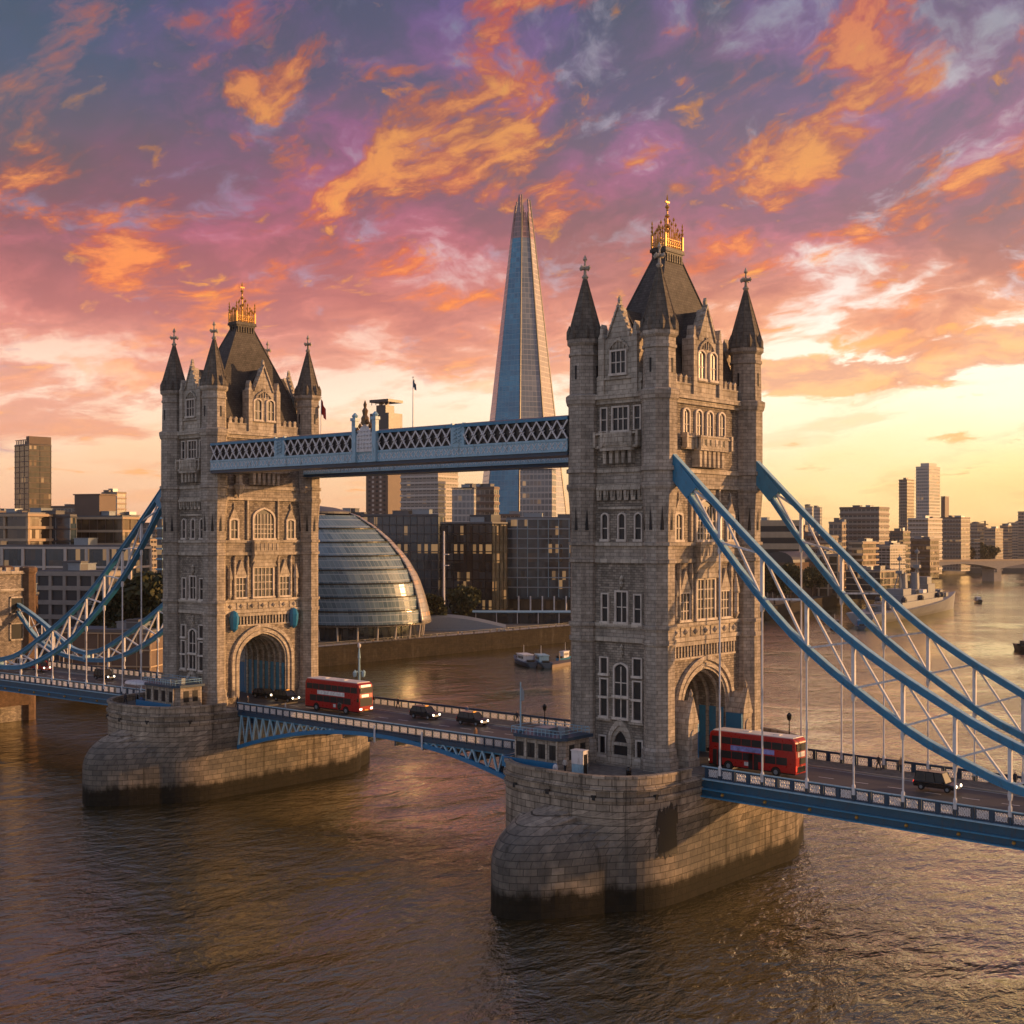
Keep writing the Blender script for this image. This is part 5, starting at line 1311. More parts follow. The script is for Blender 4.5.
# ---- trees
def make_tree(seed, hgt, rad_, mat, nleaf=3200, leaf=.42):
    rn = random.Random(seed)
    root = empty('broadleaf_tree')
    m = MB(); pts = [(0, 0, 0)]; z = 0
    for i in range(4): z += hgt*.14; pts.append((rn.uniform(-.25, .25), rn.uniform(-.25, .25), z))
    for i in range(4): m.rod(pts[i], pts[i+1], .34-.05*i, .29-.05*i, 7)
    cl = []
    for i in range(15):
        a = rn.uniform(0, 2*PI); q = rn.uniform(.25, .85); zz = hgt*rn.uniform(.42, .93)
        k = math.sin(min(1, (hgt-zz)/(hgt*.58)*1.15+.12)*PI*.62)
        c = Vector((math.cos(a)*rad_*q*k, math.sin(a)*rad_*q*k, zz)); cl.append((c, rad_*rn.uniform(.26, .46)))
        s_ = Vector(pts[rn.randint(2, 4)]); m.rod(s_, s_.lerp(c, .55), .12, .07, 5); m.rod(s_.lerp(c, .55), c, .07, .03, 4)
    m.build('trunk', 'bark', root)
    g = MB(); vs = []; fs = []
    for i in range(nleaf):
        c, r_ = cl[rn.randrange(len(cl))]
        d = Vector((rn.gauss(0, 1), rn.gauss(0, 1), rn.gauss(0, .8))); d.normalize(); p = c+d*r_*rn.uniform(.55, 1.08)
        n_ = Vector((rn.gauss(0, 1), rn.gauss(0, 1), rn.gauss(0, 1)+.6)).normalized(); t = n_.orthogonal().normalized(); b = n_.cross(t); s_ = leaf*rn.uniform(.6, 1.4)
        o = len(vs); vs += [p-t*s_-b*s_*.5, p+t*s_-b*s_*.5, p+t*s_*.6+b*s_, p-t*s_*.6+b*s_]; fs.append((o, o+1, o+2, o+3))
    g.add(vs, fs); g.build('crown', mat, root, recalc=False)
    return root
TREES = [make_tree(1, 11, 5.0, 'leaf'), make_tree(2, 14, 6.5, 'leaf', 4200), make_tree(3, 9, 4.6, 'leaf2')]
tl = []
def tree(k, u, dep, sc, label, group, first=[0, 0, 0]):
    p = at(u, YH, dep); loc = (p.x, p.y, 5.0)
    if not first[k]: o = TREES[k]; first[k] = 1; o.location = loc; o.scale = (sc, sc, sc)
    else: o = dup(TREES[k], loc, random.uniform(0, 6), sc)
    tag(o, label, 'tree', group); return o
tree(0, 465, 490, 1.35, 'round tree in front of the black glass cube', 'trees on the promenade')
tree(0, 431, 470, 1.15, 'tree tucked against the right flank of the glass dome', 'trees on the promenade')
tree(2, 422, 480, 1.2, 'smaller tree half behind the dome, left of the round ones', 'trees on the promenade')
names = ['tall dark tree nearest the farther tower', 'dark tree behind the last two hangers of the left chain', 'dense tree beside the concrete offices', 'tree behind the upper left chain', 'low dark tree at the foot of the concrete offices', 'bushy tree rising over the quay house', 'tree behind the quay house roof', 'tall tree between quay house and tower', 'small tree under the left chain']
for i, (u, dep, sc) in enumerate(((157, 318, 1.55), (143, 325, 1.6), (128, 330, 1.35), (150, 350, 1.9), (112, 326, 1.0), (136, 310, 1.2), (120, 345, 1.2), (163, 335, 1.8), (100, 320, .8))):
    tree(1 if i % 2 == 0 else 0, u, dep, sc*1.05, names[i], 'dark trees behind the left chain')
names = ['tree on the far bank below the skyscraper pair', 'broad tree left of the road bridge', 'autumn tree at the bridge end', 'tree right of the broad one on the far bank', 'autumn tree beside the long grey block', 'small tree by the brown bank block', 'low tree at the water in front of the hall', 'tree left of the arcaded warehouse', 'tree before the market hall', 'tree under the far chain by the bank', 'dark tree by the golden flats', 'tree behind the warship stern']
for i, (u, dep, sc) in enumerate(((944, 1340, 2.2), (955, 1345, 2.5), (966, 1350, 2.3), (978, 1360, 2.1), (990, 1370, 2.0), (893, 990, 1.4), (775, 640, 1.5), (790, 650, 1.6), (764, 645, 1.9), (812, 680, 1.4), (880, 760, 1.4), (895, 770, 1.5))):
    tree(2 if i % 3 == 2 else (1 if i % 2 else 0), u, dep, sc*(.8 if i % 2 else 1), names[i], 'trees along the far bank on the right')
# ================================================================== THINGS ON AND AROUND THE BRIDGE
def wheel(parent, x, y, z, r=.5, w=.28):
    m = MB(); m.rod((x, y-w/2, z), (x, y+w/2, z), r, r, 18); o = m.build('wheel', 'rubber', parent)
    m = MB(); s_ = 1 if y > 0 else -1; m.rod((x, y+s_*w*.3, z), (x, y+s_*(w/2+.03), z), r*.55, r*.5, 12); m.build('rim', 'steel', o)

def make_bus(name, label, ad, front_blind=True):
    root = empty(name); tag(root, label, 'bus', 'red double-decker buses on the bridge')
    L, W, H = 11.0, 2.52, 4.38; hl = L/2; hw = W/2
    m = MB()
    prof = [(-hl, .42), (-hl-.02, 2.2), (-hl+.06, 3.9), (-hl+.35, 4.3), (hl-.45, 4.3), (hl-.12, 4.05), (hl+.02, 2.3), (hl, .42)]
    m.plate(prof, -hw, hw)
    for s_ in (-1, 1):                         # soft shoulder at the roof edge
        pass
    b = m.build('body', 'red', root, bevel=.12)
    m = MB(); m.box(-hl+.35, hl-.5, -hw+.12, hw-.12, 4.28, 4.40); r = m.build('roof', 'roofwhite', root, bevel=.05)
    for x in (-2.6, 1.2): m = MB(); m.box(x-.4, x+.4, -.35, .35, 4.39, 4.47); m.build('hatch', 'roofwhite', r)
    def side(nm, x0, x1, z0, z1, mat, s_, out=.02, par=root):
        m = MB(); y = s_*hw; m.box(x0, x1, min(y, y+s_*out), max(y, y+s_*out), z0, z1); return m.build(nm, mat, par)
    for s_ in (-1, 1):
        n = 8
        for i in range(n):
            x0 = -hl+.35+i*(L-.75)/n; side('upper_window', x0+.04, x0+(L-.75)/n-.04, 2.95, 3.72, 'glass', s_)
        for i in range(6):
            x0 = -hl+1.0+i*(L-2.6)/6; side('lower_window', x0+.04, x0+(L-2.6)/6-.04, 1.35, 2.18, 'glass', s_)
        side('advert_panel', -2.9, 2.6, 2.32, 2.86, ad, s_, .03)
        side('round_badge', -.25+.6, .25+.6, .78, 1.2, 'white', s_, .03)
        side('skirt_line', -hl+.1, hl-.1, .42, .55, 'black', s_, .015)
        for x in (-hl+2.4, hl-2.6):
            m = MB(); y = s_*hw; m.xf = None
            m.plate([(x+.62*math.cos(PI*k/10), .45+.66*math.sin(PI*k/10)) for k in range(11)], min(y, y+s_*.015), max(y, y+s_*.015)); m.build('wheel_arch', 'black', root)
            wheel(root, x, s_*(hw-.10), .5)
    if True:                                   # entrance on the kerb side (left of travel) and centre door
        side('door', hl-1.75, hl-.55, .45, 2.2, 'glass', 1); side('door', -.9, .35, .45, 2.2, 'glass', 1)
        for x in (hl-1.15, -.28): side('door_post', x-.04, x+.04, .45, 2.2, 'red', 1, .04)
    def end(nm, y0, y1, z0, z1, mat, s_, x=None, out=.04):
        x = hl if x is None else x; m = MB(); m.box(min(s_*(x-.1), s_*(x+out)), max(s_*(x-.1), s_*(x+out)), y0, y1, z0, z1); return m.build(nm, mat, root)
    end('windscreen', -1.08, 1.08, 1.25, 2.35, 'glass', 1); end('upper_windscreen', -1.08, 1.08, 2.95, 3.7, 'glass', 1)
    end('destination_blind', -.85, .85, 3.76, 4.06, 'sign_glow', 1, hl-.1, .06) ; end('destination_blind', -.8, .45, 2.45, 2.8, 'sign_glow', 1)
    end('bumper', -1.2, 1.2, .42, .66, 'black', 1)
    for y in (-.95, .95): end('head_lamp', y-.18, y+.18, .78, 1.02, 'lamp', 1)
    end('number_plate', -.3, .3, .68, .82, 'gold', 1, None, .06)
    end('rear_window', -1.0, 1.0, 2.95, 3.75, 'glass', -1); end('rear_window', -.95, .4, 1.5, 2.15, 'glass', -1); end('engine_grille', -.9, .9, .62, 1.25, 'black', -1)
    end('rear_advert', -.75, .75, 2.3, 2.85, 'adw', -1)
    for y in (-1.08, 1.08): end('tail_lamp', y-.09, y+.09, .8, 1.35, 'tail', -1)
    for y in (-1.45, 1.45): m = MB(); m.box(hl-.15, hl+.12, y-.1, y+.1, 1.9, 2.3); m.rod((hl-.1, y, 2.3), (hl-.2, y*.85, 2.7), .03, .03, 5); m.build('mirror', 'black', root)
    return root
b1 = make_bus('double_decker_bus', 'red double-decker bus on the central span beside the left tower, white strip advert', 'adw'); b1.location = (23.4, -.1, 12.81); b1.scale = (1.1, 1.1, 1.1)
b2 = make_bus('double_decker_bus', 'red double-decker bus leaving the arch of the nearer tower, violet-blue strip advert', 'ad'); b2.location = (95.9, -2.35, 12.81); b2.rotation_euler = (0, 0, PI)

def make_car(name, label, cat, kind, paint='black', roofm=None, lamps=True):
    root = empty(name); tag(root, label, cat, 'vehicles crossing the bridge')
    tall = kind == 'cab'; L = 4.6 if tall else 4.5; W = 1.85; hl, hw = L/2, W/2; H = 1.78 if tall else (1.95 if kind == 'van' else 1.48)
    bonnet = 1.02 if tall else .92
    m = MB()
    low = [(-hl, .35), (-hl-.03, .75), (-hl+.08, bonnet+.06), (hl-1.15, bonnet+.04), (hl-.25, bonnet-.12), (hl+.02, .7), (hl, .35)]
    m.plate(low, -hw, hw); m.build('body', paint, root, bevel=.08)
    x0, x1 = -hl+.12, hl-1.05; t0, t1 = (-hl+.45, hl-1.75) if kind != 'van' else (-hl+.2, hl-1.5)
    m = MB(); y0, y1 = hw-.06, hw-.22
    m.add([(x0, -y0, bonnet), (x1, -y0, bonnet), (x1, y0, bonnet), (x0, y0, bonnet), (t0, -y1, H-.08), (t1, -y1, H-.08), (t1, y1, H-.08), (t0, y1, H-.08)],
          [(0, 3, 2, 1), (4, 5, 6, 7), (0, 1, 5, 4), (1, 2, 6, 5), (2, 3, 7, 6), (3, 0, 4, 7)])
    g = m.build('glasshouse', 'glass', root)
    m = MB()
    for t in (0, .36, .68, 1):
        for s_ in (-1, 1): m.bar((x0+(x1-x0)*t, s_*y0, bonnet), (t0+(t1-t0)*t, s_*(y1+.01), H-.06), .09, .05)
    m.build('pillars', paint, g)
    m = MB(); m.box(t0-.05, t1+.06, -y1-.02, y1+.02, H-.09, H); m.build('roof', roofm or paint, root, bevel=.05)
    for x in (-hl+.85, hl-.85):
        for s_ in (-1, 1): wheel(root, x, s_*(hw-.1), .34, .34, .22)
    for s_ in (-1, 1):
        m = MB(); m.lathe([(.02, 0), (.15, .02), (.15, .1)], 0, 0, 10); m.v = [(hl-.06+p[2], s_*.62+p[0], .72+p[1]) for p in m.v]; m.build('head_lamp', 'lamp', root)
        m = MB(); m.box(-hl-.06, -hl+.03, s_*.72-.1, s_*.72+.1, .7, .92); m.build('tail_lamp', 'tail', root)
        m = MB(); m.box(x1-.35, x1-.2, s_*(hw+.02)-.08, s_*(hw+.02)+.08, bonnet, bonnet+.14); m.build('door_mirror', paint, root)
    m = MB(); m.box(hl-.02, hl+.05, -.4, .4, .45, .68); m.build('grille', 'steel', root)
    if tall: m = MB(); m.box(t1-.35, t1-.15, -.3, .3, H, H+.14); m.build('roof_light', 'gold', root)
    return root
def put(o, x, y, rz=0, z=12.81): o.location = (x, y, z); o.rotation_euler = (0, 0, rz); return o
put(make_car('black_cab', 'black cab on the central span, the one right behind the bus', 'taxi', 'cab'), 38.2, 3.3)
put(make_car('black_cab', 'black cab on the central span, nearer the pier cabin', 'taxi', 'cab'), 47.6, 3.2)
put(make_car('black_cab', 'black cab with lit head lamps coming out of the left archway', 'taxi', 'cab'), 9.3, 1.5, 0, 13.02)
put(make_car('black_car', 'black car just inside the shadow of the left archway, behind the lit cab', 'car', 'car'), 3.4, 2.0, 0, 13.02)
put(make_car('black_car', 'black hatchback with sunlit roof on the right-hand span below the chains', 'car', 'van', 'black', 'black'), 115.2, 1.2, 0, 12.7)
put(make_car('black_car', 'black estate car on the left span seen through the hangers', 'car', 'van'), -43, 1.6, 0, 12.6)
put(make_car('red_car', 'red car at the far left end of the span, behind the hangers', 'car', 'van', 'red'), -68, 3.0, 0, 12.45)
put(make_car('white_van', 'white van next to the red car at the left end of the span', 'van', 'van', 'white'), -75, 3.2, 0, 12.45)

# ---- control cabins on the pier tops
def cabin(name, x, y, w, d, label, base, canopy=False):
    root = empty(name, (x, y, 13.05)); tag(root, label, 'control cabin'); H = 3.4
    m = MB(); m.prism([(-w/2, -d/2+.8), (-w/2+.8, -d/2), (w/2-.8, -d/2), (w/2, -d/2+.8), (w/2, d/2), (-w/2, d/2)], 0, H); m.build('wall', 'stone', root)
    m = MB(); m.prism([(-w/2-.35, -d/2+.5), (-w/2+.6, -d/2-.4), (w/2-.6, -d/2-.4), (w/2+.35, -d/2+.5), (w/2+.35, d/2+.3), (-w/2-.35, d/2+.3)], H, H+.35); r = m.build('roof', 'navy', root)
    for i in range(4):
        x_ = -w/2+1.2+(w-2.4)*i/3; q = MB(); q.box(x_-.5, x_+.5, -d/2-.06, -d/2+.02, 1.25, 2.85); q.box(x_-.04, x_+.04, -d/2-.1, -d/2, 1.25, 2.85); q.build('window', 'glass', root)
    for i in range(2): y_ = -d/2+1.8+i*(d-3); q = MB(); q.box(w/2-.02, w/2+.05, y_-.45, y_+.45, 1.2, 2.85); q.build('window', 'glass', root)
    m = MB()
    for i in range(5): x_ = -w/2+.6+(w-1.2)*i/4; m.box(x_-.09, x_+.09, -d/2-.14, -d/2, 0, H)
    m.build('pilaster', 'trim', root)
    m = MB(); m.box(-w/2-.5, w/2+.2, -d/2-1.1, -d/2-1.0, 0, 1.15); m.box(-w/2-.6, -w/2-.5, -d/2-1.1, d/2-1, 0, 1.15); m.build('blue_screen', 'teal', root)
    m = MB()
    for i in range(14): x_ = -w/2+w*i/13; m.rod((x_, -d/2-.1, H+.35), (x_, -d/2-.1, H+1.1), .035, .035, 5); m.rod((x_, d/2, H+.35), (x_, d/2, H+1.1), .035, .035, 5)
    for z in (.75, 1.1):
        m.rod((-w/2, -d/2-.1, H+z), (w/2, -d/2-.1, H+z), .035, .035, 5); m.rod((-w/2, d/2, H+z), (w/2, d/2, H+z), .035, .035, 5)
        m.rod((w/2, -d/2-.1, H+z), (w/2, d/2, H+z), .035, .035, 5); m.rod((-w/2, -d/2-.1, H+z), (-w/2, d/2, H+z), .035, .035, 5)
    m.build('roof_railing', 'light_blue', r)
    m = MB(); m.box(-w*.25, w*.05, -.8, .9, H+.35, H+.95); m.box(w*.2, w*.32, -.3, .4, H+.35, H+1.2); m.build('roof_equipment', 'steel', r)
    return root
c1 = cabin('control_cabin', 77.0, -15.6, 7.2, 5.0, 'small stone control cabin with blue screens on the left shoulder of the nearer pier', 0)
c2 = cabin('control_cabin', 2.2, -14.6, 8.2, 4.6, 'control cabin with long blue screen on the farther pier, below the left tower', 0)
# mast with weather vane, hung beside the cabin
def mast(x, y, z, h, label, nm='signal_mast'):
    root = empty(nm, (x, y, z)); tag(root, label, 'mast')
    m = MB(); m.rod((0, 0, 0), (0, 0, h), .13, .07, 8); m.build('pole', 'light_blue', root)
    m = MB()
    for a in range(4):
        c, s_ = math.cos(a*PI/2), math.sin(a*PI/2); m.box(.35*c-.08, .35*c+.08, .35*s_-.08, .35*s_+.08, 0, h*.42)
    for k in range(5): m.box(-.45, .45, -.45, .45, h*.42*k/4, h*.42*k/4+.1)
    m.build('lattice_base', 'teal', root)
    m = MB(); m.plate([(0, h-2.2), (.55, h-2.0), (.5, h-1.0), (0, h-.3)], -.04, .04); m.build('vane', 'steel', root)
    return root
mast(73.9, -17.2, 13.05, 9.4, 'blue mast with a small dark vane on the corner of the nearer pier cabin')
m = MB(); root = empty('lamp_mast', (18.4, 8.6, 12.95)); tag(root, 'blue ornamental lamp mast rising behind the red bus on the central span', 'street lamp')
m.lathe([(.34, 0), (.34, 1.2), (.2, 1.4), (.15, 6.8), (.22, 7.0), (.08, 8.6)], 0, 0, 8); m.build('post', 'light_blue', root)
for a in range(4):
    c, s_ = math.cos(a*PI/2), math.sin(a*PI/2); q = MB(); q.tube([(0, 0, 4.6), (.5*c, .5*s_, 4.9), (.95*c, .95*s_, 4.6)], .05, 5); q.lathe([(.08, 4.0), (.24, 4.1), (.3, 4.7), (.06, 5.0)], .95*c, .95*s_, 6); q.build('lantern_arm', 'light_blue', root)
q = MB(); q.lathe([(.1, 8.5), (.26, 8.7), (.26, 9.1), (.05, 9.3)], 0, 0, 8); q.build('lamp_head', 'white', root)
for i, (x, y, z, lab) in enumerate(((33.3, -8.7, 12.9, 'short black lamp post on the near parapet in front of the red bus'), (89.5, 16.5, 13.9, 'black lantern on the rear parapet of the nearer pier, over the bus roof'),
                                    (56, 8.8, 12.9, 'black lamp post on the far parapet between the second cab and the pier'))):
    root = empty('lamp_post', (x, y, z)); tag(root, lab, 'street lamp'); q = MB(); q.lathe([(.16, 0), (.08, .3), (.06, 2.0)], 0, 0, 8); q.build('post', 'black', root)
    q = MB(); q.lathe([(.1, 2.0), (.28, 2.2), (.34, 2.7), (.08, 3.0)], 0, 0, 8); q.build('lantern', 'black', root)
# white canopy and crates at the west corner of the farther pier
root = empty('awning', (-5.4, -15.8, 13.05)); tag(root, 'white rounded awning at the left end of the farther pier cabin', 'awning')
m = MB(); m.lathe([(.2, 3.75), (1.9, 3.5), (2.1, 3.2), (2.0, 3.1)], 0, 0, 14); m.v = [(p[0]*1.35, p[1]*.7, p[2]) for p in m.v]; m.build('cover', 'white', root)
for x in (-1.8, 1.8):
    for y in (-.9, .9): m = MB(); m.rod((x, y, 0), (x, y, 3.2), .06, .06, 6); m.build('pole', 'steel', root)
root = empty('notice_kiosk', (83.3, -18.3, 13.05), .1); tag(root, 'white and pale blue box kiosk by the parapet of the nearer pier', 'kiosk')
m = MB(); m.box(-.75, .75, -.5, .5, 1.35, 2.75); m.build('upper_box', 'white', root); m = MB(); m.box(-.72, .72, -.47, .47, 0, 1.35); m.build('base', 'light_blue', root)
m = MB(); m.box(-.82, .82, -.57, .57, 2.75, 2.85); m.build('lid', 'white', root); m = MB(); m.box(.755, .77, -.35, .35, .2, 2.4); m.build('side_door', 'black', root)
for x, y, lab in ((80.8, -19.4, 'small pale bollard left of the white kiosk'), (87.9, -15.6, 'dark bin beside the small door of the nearer tower'), (-8.0, -14.2, 'dark crate pile at the left corner of the farther pier')):
    m = MB(); m.lathe([(.28, 0), (.3, .8), (.22, 1.05), (.05, 1.15)], 0, 0, 10); tag(m.build('bollard' if 'bollard' in lab else 'bin', 'white' if 'pale' in lab else 'black', None, (x, y, 13.05)), lab, 'bollard' if 'bollard' in lab else 'bin')
# blue gate piers at the pier corner beside the road
# flags
def flag(x, y, z, h, col, label, ln=1.6):
    root = empty('flagpole', (x, y, z)); tag(root, label, 'flag'); m = MB(); m.rod((0, 0, 0), (0, 0, h), .1, .05, 6); m.lathe([(.02, h), (.13, h+.1), (.01, h+.25)], 0, 0, 6); m.build('pole', 'white', root)
    m = MB(); vs = []; fs = []
    for i in range(9):
        t = i/8; xx = t*ln*.55; yy = .12*math.sin(t*7); dz = -t*ln*.9
        vs += [(xx, yy, h-.1+dz), (xx, yy+.06, h-.1-ln*1.3+dz*.6), (xx, yy+.03, h-.1+dz), (xx, yy+.09, h-.1-ln*1.3+dz*.6)]
    for i in range(8): fs += [(4*i, 4*i+4, 4*i+5, 4*i+1), (4*i+2, 4*i+3, 4*i+7, 4*i+6)]
    m.add(vs, fs); m.build('flag_cloth', col, root)
flag(48.2, -9.0, 53.3, 6.6, 'navy', 'white flagpole with dark folded flag standing on the walkway roof', .85)
flag(7.0, 10.6, 55.6, 6.0, 'red', 'red flag on a pole by the rear turret of the left tower', 1.9)

# ---- boats
def hull(L, W, Hf, Ha, name, mat, parent, n=24, draft=.6, fine=1.7):
    m = MB(); vs = []; fs = []; K = 7
    for i in range(n+1):
        t = i/n; x = -L/2+L*t
        b = W/2*(1-max(0, (t-.55)/.45)**fine)*(1-.25*max(0, (.15-t)/.15)); sheer = Ha+(Hf-Ha)*max(0, (t-.3)/.7)**1.6
        rake = (Hf*.55)*max(0, (t-.7)/.3)**2
        for j in range(K):
            a = j/(K-1)*2-1; yy = b*a; zz = -draft+(sheer+draft)*abs(a)**2.2
            f = (zz+draft)/(sheer+draft)
            vs.append((x+rake*f, yy*(.8+.2*f) if abs(a) > .9 else yy*.9, zz))
    for i in range(n):
        for j in range(K-1): q = i*K+j; fs.append((q, q+1, q+K+1, q+K))
        fs.append((i*K+K-1, i*K, (i+1)*K, (i+1)*K+K-1))
    fs.append(tuple(range(K))); fs.append(tuple(n*K+j for j in range(K-1, -1, -1)))
    m.add(vs, fs); return m.build(name, mat, parent)
def tug(x, y, rz, L, label, hm='navy', cm='white', grp=None):
    root = empty('barge', (x, y, 0), rz); tag(root, label, 'boat', grp); hull(L, L*.28, 2.2, 1.4, 'hull', hm, root)
    m = MB(); m.box(-L*.25, L*.12, -L*.09, L*.09, 1.3, 3.2); m.box(-L*.27, L*.14, -L*.1, L*.1, 3.2, 3.4); o = m.build('deckhouse', cm, root)
    for i in range(4):
        for s_ in (-1, 1): q = MB(); q.box(-L*.22+i*L*.08, -L*.17+i*L*.08, min(s_*L*.09, s_*L*.094), max(s_*L*.09, s_*L*.094), 2.1, 2.8); q.build('window', 'glass', o)
    m = MB(); m.rod((0, 0, 3.3), (0, 0, 6), .08, .05, 6); m.build('mast', 'white', root)
    m = MB(); m.box(L*.2, L*.3, -.8, .8, 1.5, 2.3); m.box(-L*.42, -L*.32, -1, 1, 1.2, 2.0); m.build('deck_gear', 'black', root); return root
tug(-84.5, 169, 2.6, 17, 'dark blue workboat with white deckhouse, first of the moored pair', grp='boats moored mid river')
tug(-79, 170.5, 2.5, 16, 'dark blue workboat alongside the white-housed one, nearer the tower', cm='light_blue', grp='boats moored mid river')
root = empty('pontoon', (-78, 188, 0), 1.75); tag(root, 'long low mooring pontoon with small boats between workboats and nearer tower', 'pontoon')
m = MB(); m.box(-22, 22, -2.5, 2.5, -.4, .9); m.build('deck', 'brownclad', root)
for i in range(5): m = MB(); m.rod((-18+9*i, 2.2, 0), (-18+9*i, 2.2, 3.2), .18, .18, 8); m.build('post', 'tan', root)
for i in range(3): tug(-80.5+1.2*i*.3, 184+7*i, 1.7, 8.5, ['small blue launch at the near end of the pontoon', 'small pale launch halfway along the pontoon', 'small launch at the far end of the pontoon'][i], 'blue' if i % 2 == 0 else 'white', 'white', 'boats moored mid river')
tug(-119.5, 613, 2.2, 13, 'small motor boat on open water right of the warship', 'black', 'white'); tug(12.5, 315.5, 2.6, 9, 'small dark launch at the right edge of the river', 'black', 'darkclad')

def warship():
    a, b = Vector((-84, 392, 0)), Vector((-106, 545, 0)); v = b-a; L = v.length; c = (a+b)/2
    root = empty('warship', (c.x, c.y, 0), math.atan2(v.y, v.x)); tag(root, 'old grey warship with tripod masts moored at the far bank on the right', 'ship')
    hull(L, 18, 9.0, 5.2, 'hull', 'warship', root, 30, 1.2, 1.9)
    def bx(nm, x0, x1, w, z0, z1, mat='warship2'):
        m = MB(); m.prism([(x0, -w/2), (x1-w*.15, -w/2), (x1, -w*.3), (x1, w*.3), (x1-w*.15, w/2), (x0, w/2)], z0, z1); return m.build(nm, mat, root)
    for x0, x1, w, z0, z1 in ((-38, 34, 13, 5, 8.2), (-30, 28, 10, 8.2, 11), (12, 26, 9, 11, 15), (14, 23, 7, 15, 18.5), (-28, -14, 8, 11, 14), (-6, 4, 7, 11, 13)): bx('superstructure', x0, x1, w, z0, z1)
    for x in (-14, 6): m = MB(); m.lathe([(2.6, 10.5), (2.3, 20.5), (2.5, 21)], x, 0, 14); m.v = [(p[0]*1+(p[2]-10)*-.06, p[1]*.8, p[2]) for p in m.v]; m.build('funnel', 'warship', root)
    for x, z in ((52, 6.9), (41, 8.8), (-44, 6.2), (-56, 5.4)):
        s_ = 1 if x > 0 else -1
        m = MB(); m.prism([(x-3.4, -3.6), (x+2.8, -3.2), (x+3.8, -1.8), (x+3.8, 1.8), (x+2.8, 3.2), (x-3.4, 3.6)], z, z+2.6); t = m.build('gun_turret', 'warship2', root)
        for y in (-1.4, 0, 1.4): m = MB(); m.rod((x+s_*3, y, z+1.5), (x+s_*11, y, z+2.6), .25, .18, 6); m.build('gun_barrel', 'darkclad', t)
    for x, h in ((9, 33), (-20, 30)):
        m = MB(); m.rod((x, 0, 10), (x, 0, h), .45, .2, 6); m.rod((x-4, -2.5, 10), (x, 0, h*.75), .3, .2, 6); m.rod((x-4, 2.5, 10), (x, 0, h*.75), .3, .2, 6)
        m.box(x-1.5, x+1.5, -1.5, 1.5, h*.7, h*.7+1.4); m.box(x-.2, x+.2, -4, 4, h*.84, h*.84+.3); m.lathe([(1, h-3), (1.3, h-2), (.3, h-1)], x, 0, 8); m.build('tripod_mast', 'warship2', root)
    for x in (-34, -6, 24, 31):
        for y in (-6, 6): m = MB(); m.lathe([(1.2, 8.2), (1.5, 9.4), (.8, 10.6)], x, y, 8); m.build('deck_mount', 'darkclad', root)
    for y in (-5.5, 5.5): m = MB(); m.box(-4, 2, y-1, y+1, 11.4, 13); m.build('ship_boat', 'white', root)
M['warship'] = plain('warship_grey', (.20, .205, .215), .5, var=.2, scale=.1); M['warship2'] = plain('warship_dark_grey', (.17, .18, .19), .5, var=.25, scale=.1)
warship()
tug(-78, 381, 2.0, 20, 'blue tender lying under the stern of the warship', 'navy', 'teal'); tug(-86, 372, 2.1, 16, 'dark low boat beside the blue tender at the bank', 'black', 'darkclad')
m = MB(); m.box(-16, 16, -3, 3, -.3, 1.1); tag(m.build('pontoon', 'brownclad', None, (-118, 330, 0), 1.6), 'low floating pier between the bank and the warship', 'pontoon')

# ---- people
def person_proto(seed, cloth, step):
    rn = random.Random(seed); me = bpy.data.meshes.new('person')
    J = [(0, 0, .95), (0, 0, 1.2), (0, .0, 1.42), (0, .0, 1.53), (0, .02, 1.62), (0, .02, 1.72)]
    E = [(0, 1), (1, 2), (2, 3), (3, 4), (4, 5)]; Rr = [.15, .15, .14, .06, .095, .08]
    for s_ in (-1, 1):
        i = len(J); J += [(s_*.18, 0, 1.40), (s_*.24, -.02, 1.14), (s_*.25, .08*s_*step+.04, .90), (s_*.25, .1*s_*step+.05, .82)]; E += [(2, i), (i, i+1), (i+1, i+2), (i+2, i+3)]; Rr += [.07, .055, .045, .04]
        i = len(J); J += [(s_*.10, 0, .88), (s_*.10, s_*step*.16+.03, .5), (s_*.10, s_*step*.28-.02, .09), (s_*.11, s_*step*.28+.12, .05)]; E += [(0, i), (i, i+1), (i+1, i+2), (i+2, i+3)]; Rr += [.11, .08, .055, .05]
    me.from_pydata(J, E, []); o = bpy.data.objects.new('person', me); COL.objects.link(o)
    sk = o.modifiers.new('skin', 'SKIN'); sk.use_smooth_shade = True; me.skin_vertices or None
    for i, v in enumerate(me.skin_vertices[0].data): v.radius = (Rr[i], Rr[i]*.85); v.use_root = (i == 0)
    o.modifiers.new('sub', 'SUBSURF').levels = 1; o.modifiers['sub'].render_levels = 1
    dg = bpy.context.evaluated_depsgraph_get(); ev = o.evaluated_get(dg); nm = bpy.data.meshes.new_from_object(ev)
    nm.materials.clear()
    for mt in (cloth, 'skin', 'trouser'): nm.materials.append(M[mt])
    for p in nm.polygons:
        z = p.center.z; p.material_index = 1 if (1.5 < z < 1.70 and p.center.y > -.02) or (z < .9 and abs(p.center.x) > .21 and z > .75) else (2 if z < .93 or z > 1.66 or z > 1.5 else 0)
        p.use_smooth = True
    bpy.data.objects.remove(o); nm.name = 'person'; return nm
M['trouser'] = plain('dark_trousers', (.02, .02, .028), .9); M['coat_a'] = plain('dark_coat', (.03, .032, .045), .9); M['coat_b'] = plain('tan_coat', (.30, .17, .09), .9); M['coat_c'] = plain('pale_coat', (.5, .46, .42), .9); M['coat_d'] = plain('blue_coat', (.05, .10, .22), .9)
PP = [person_proto(i, c, st) for i, (c, st) in enumerate((('coat_a', 1), ('coat_b', .6), ('coat_c', 1), ('coat_d', 0)))]
coat = ['dark coat', 'tan coat', 'pale coat', 'blue coat']
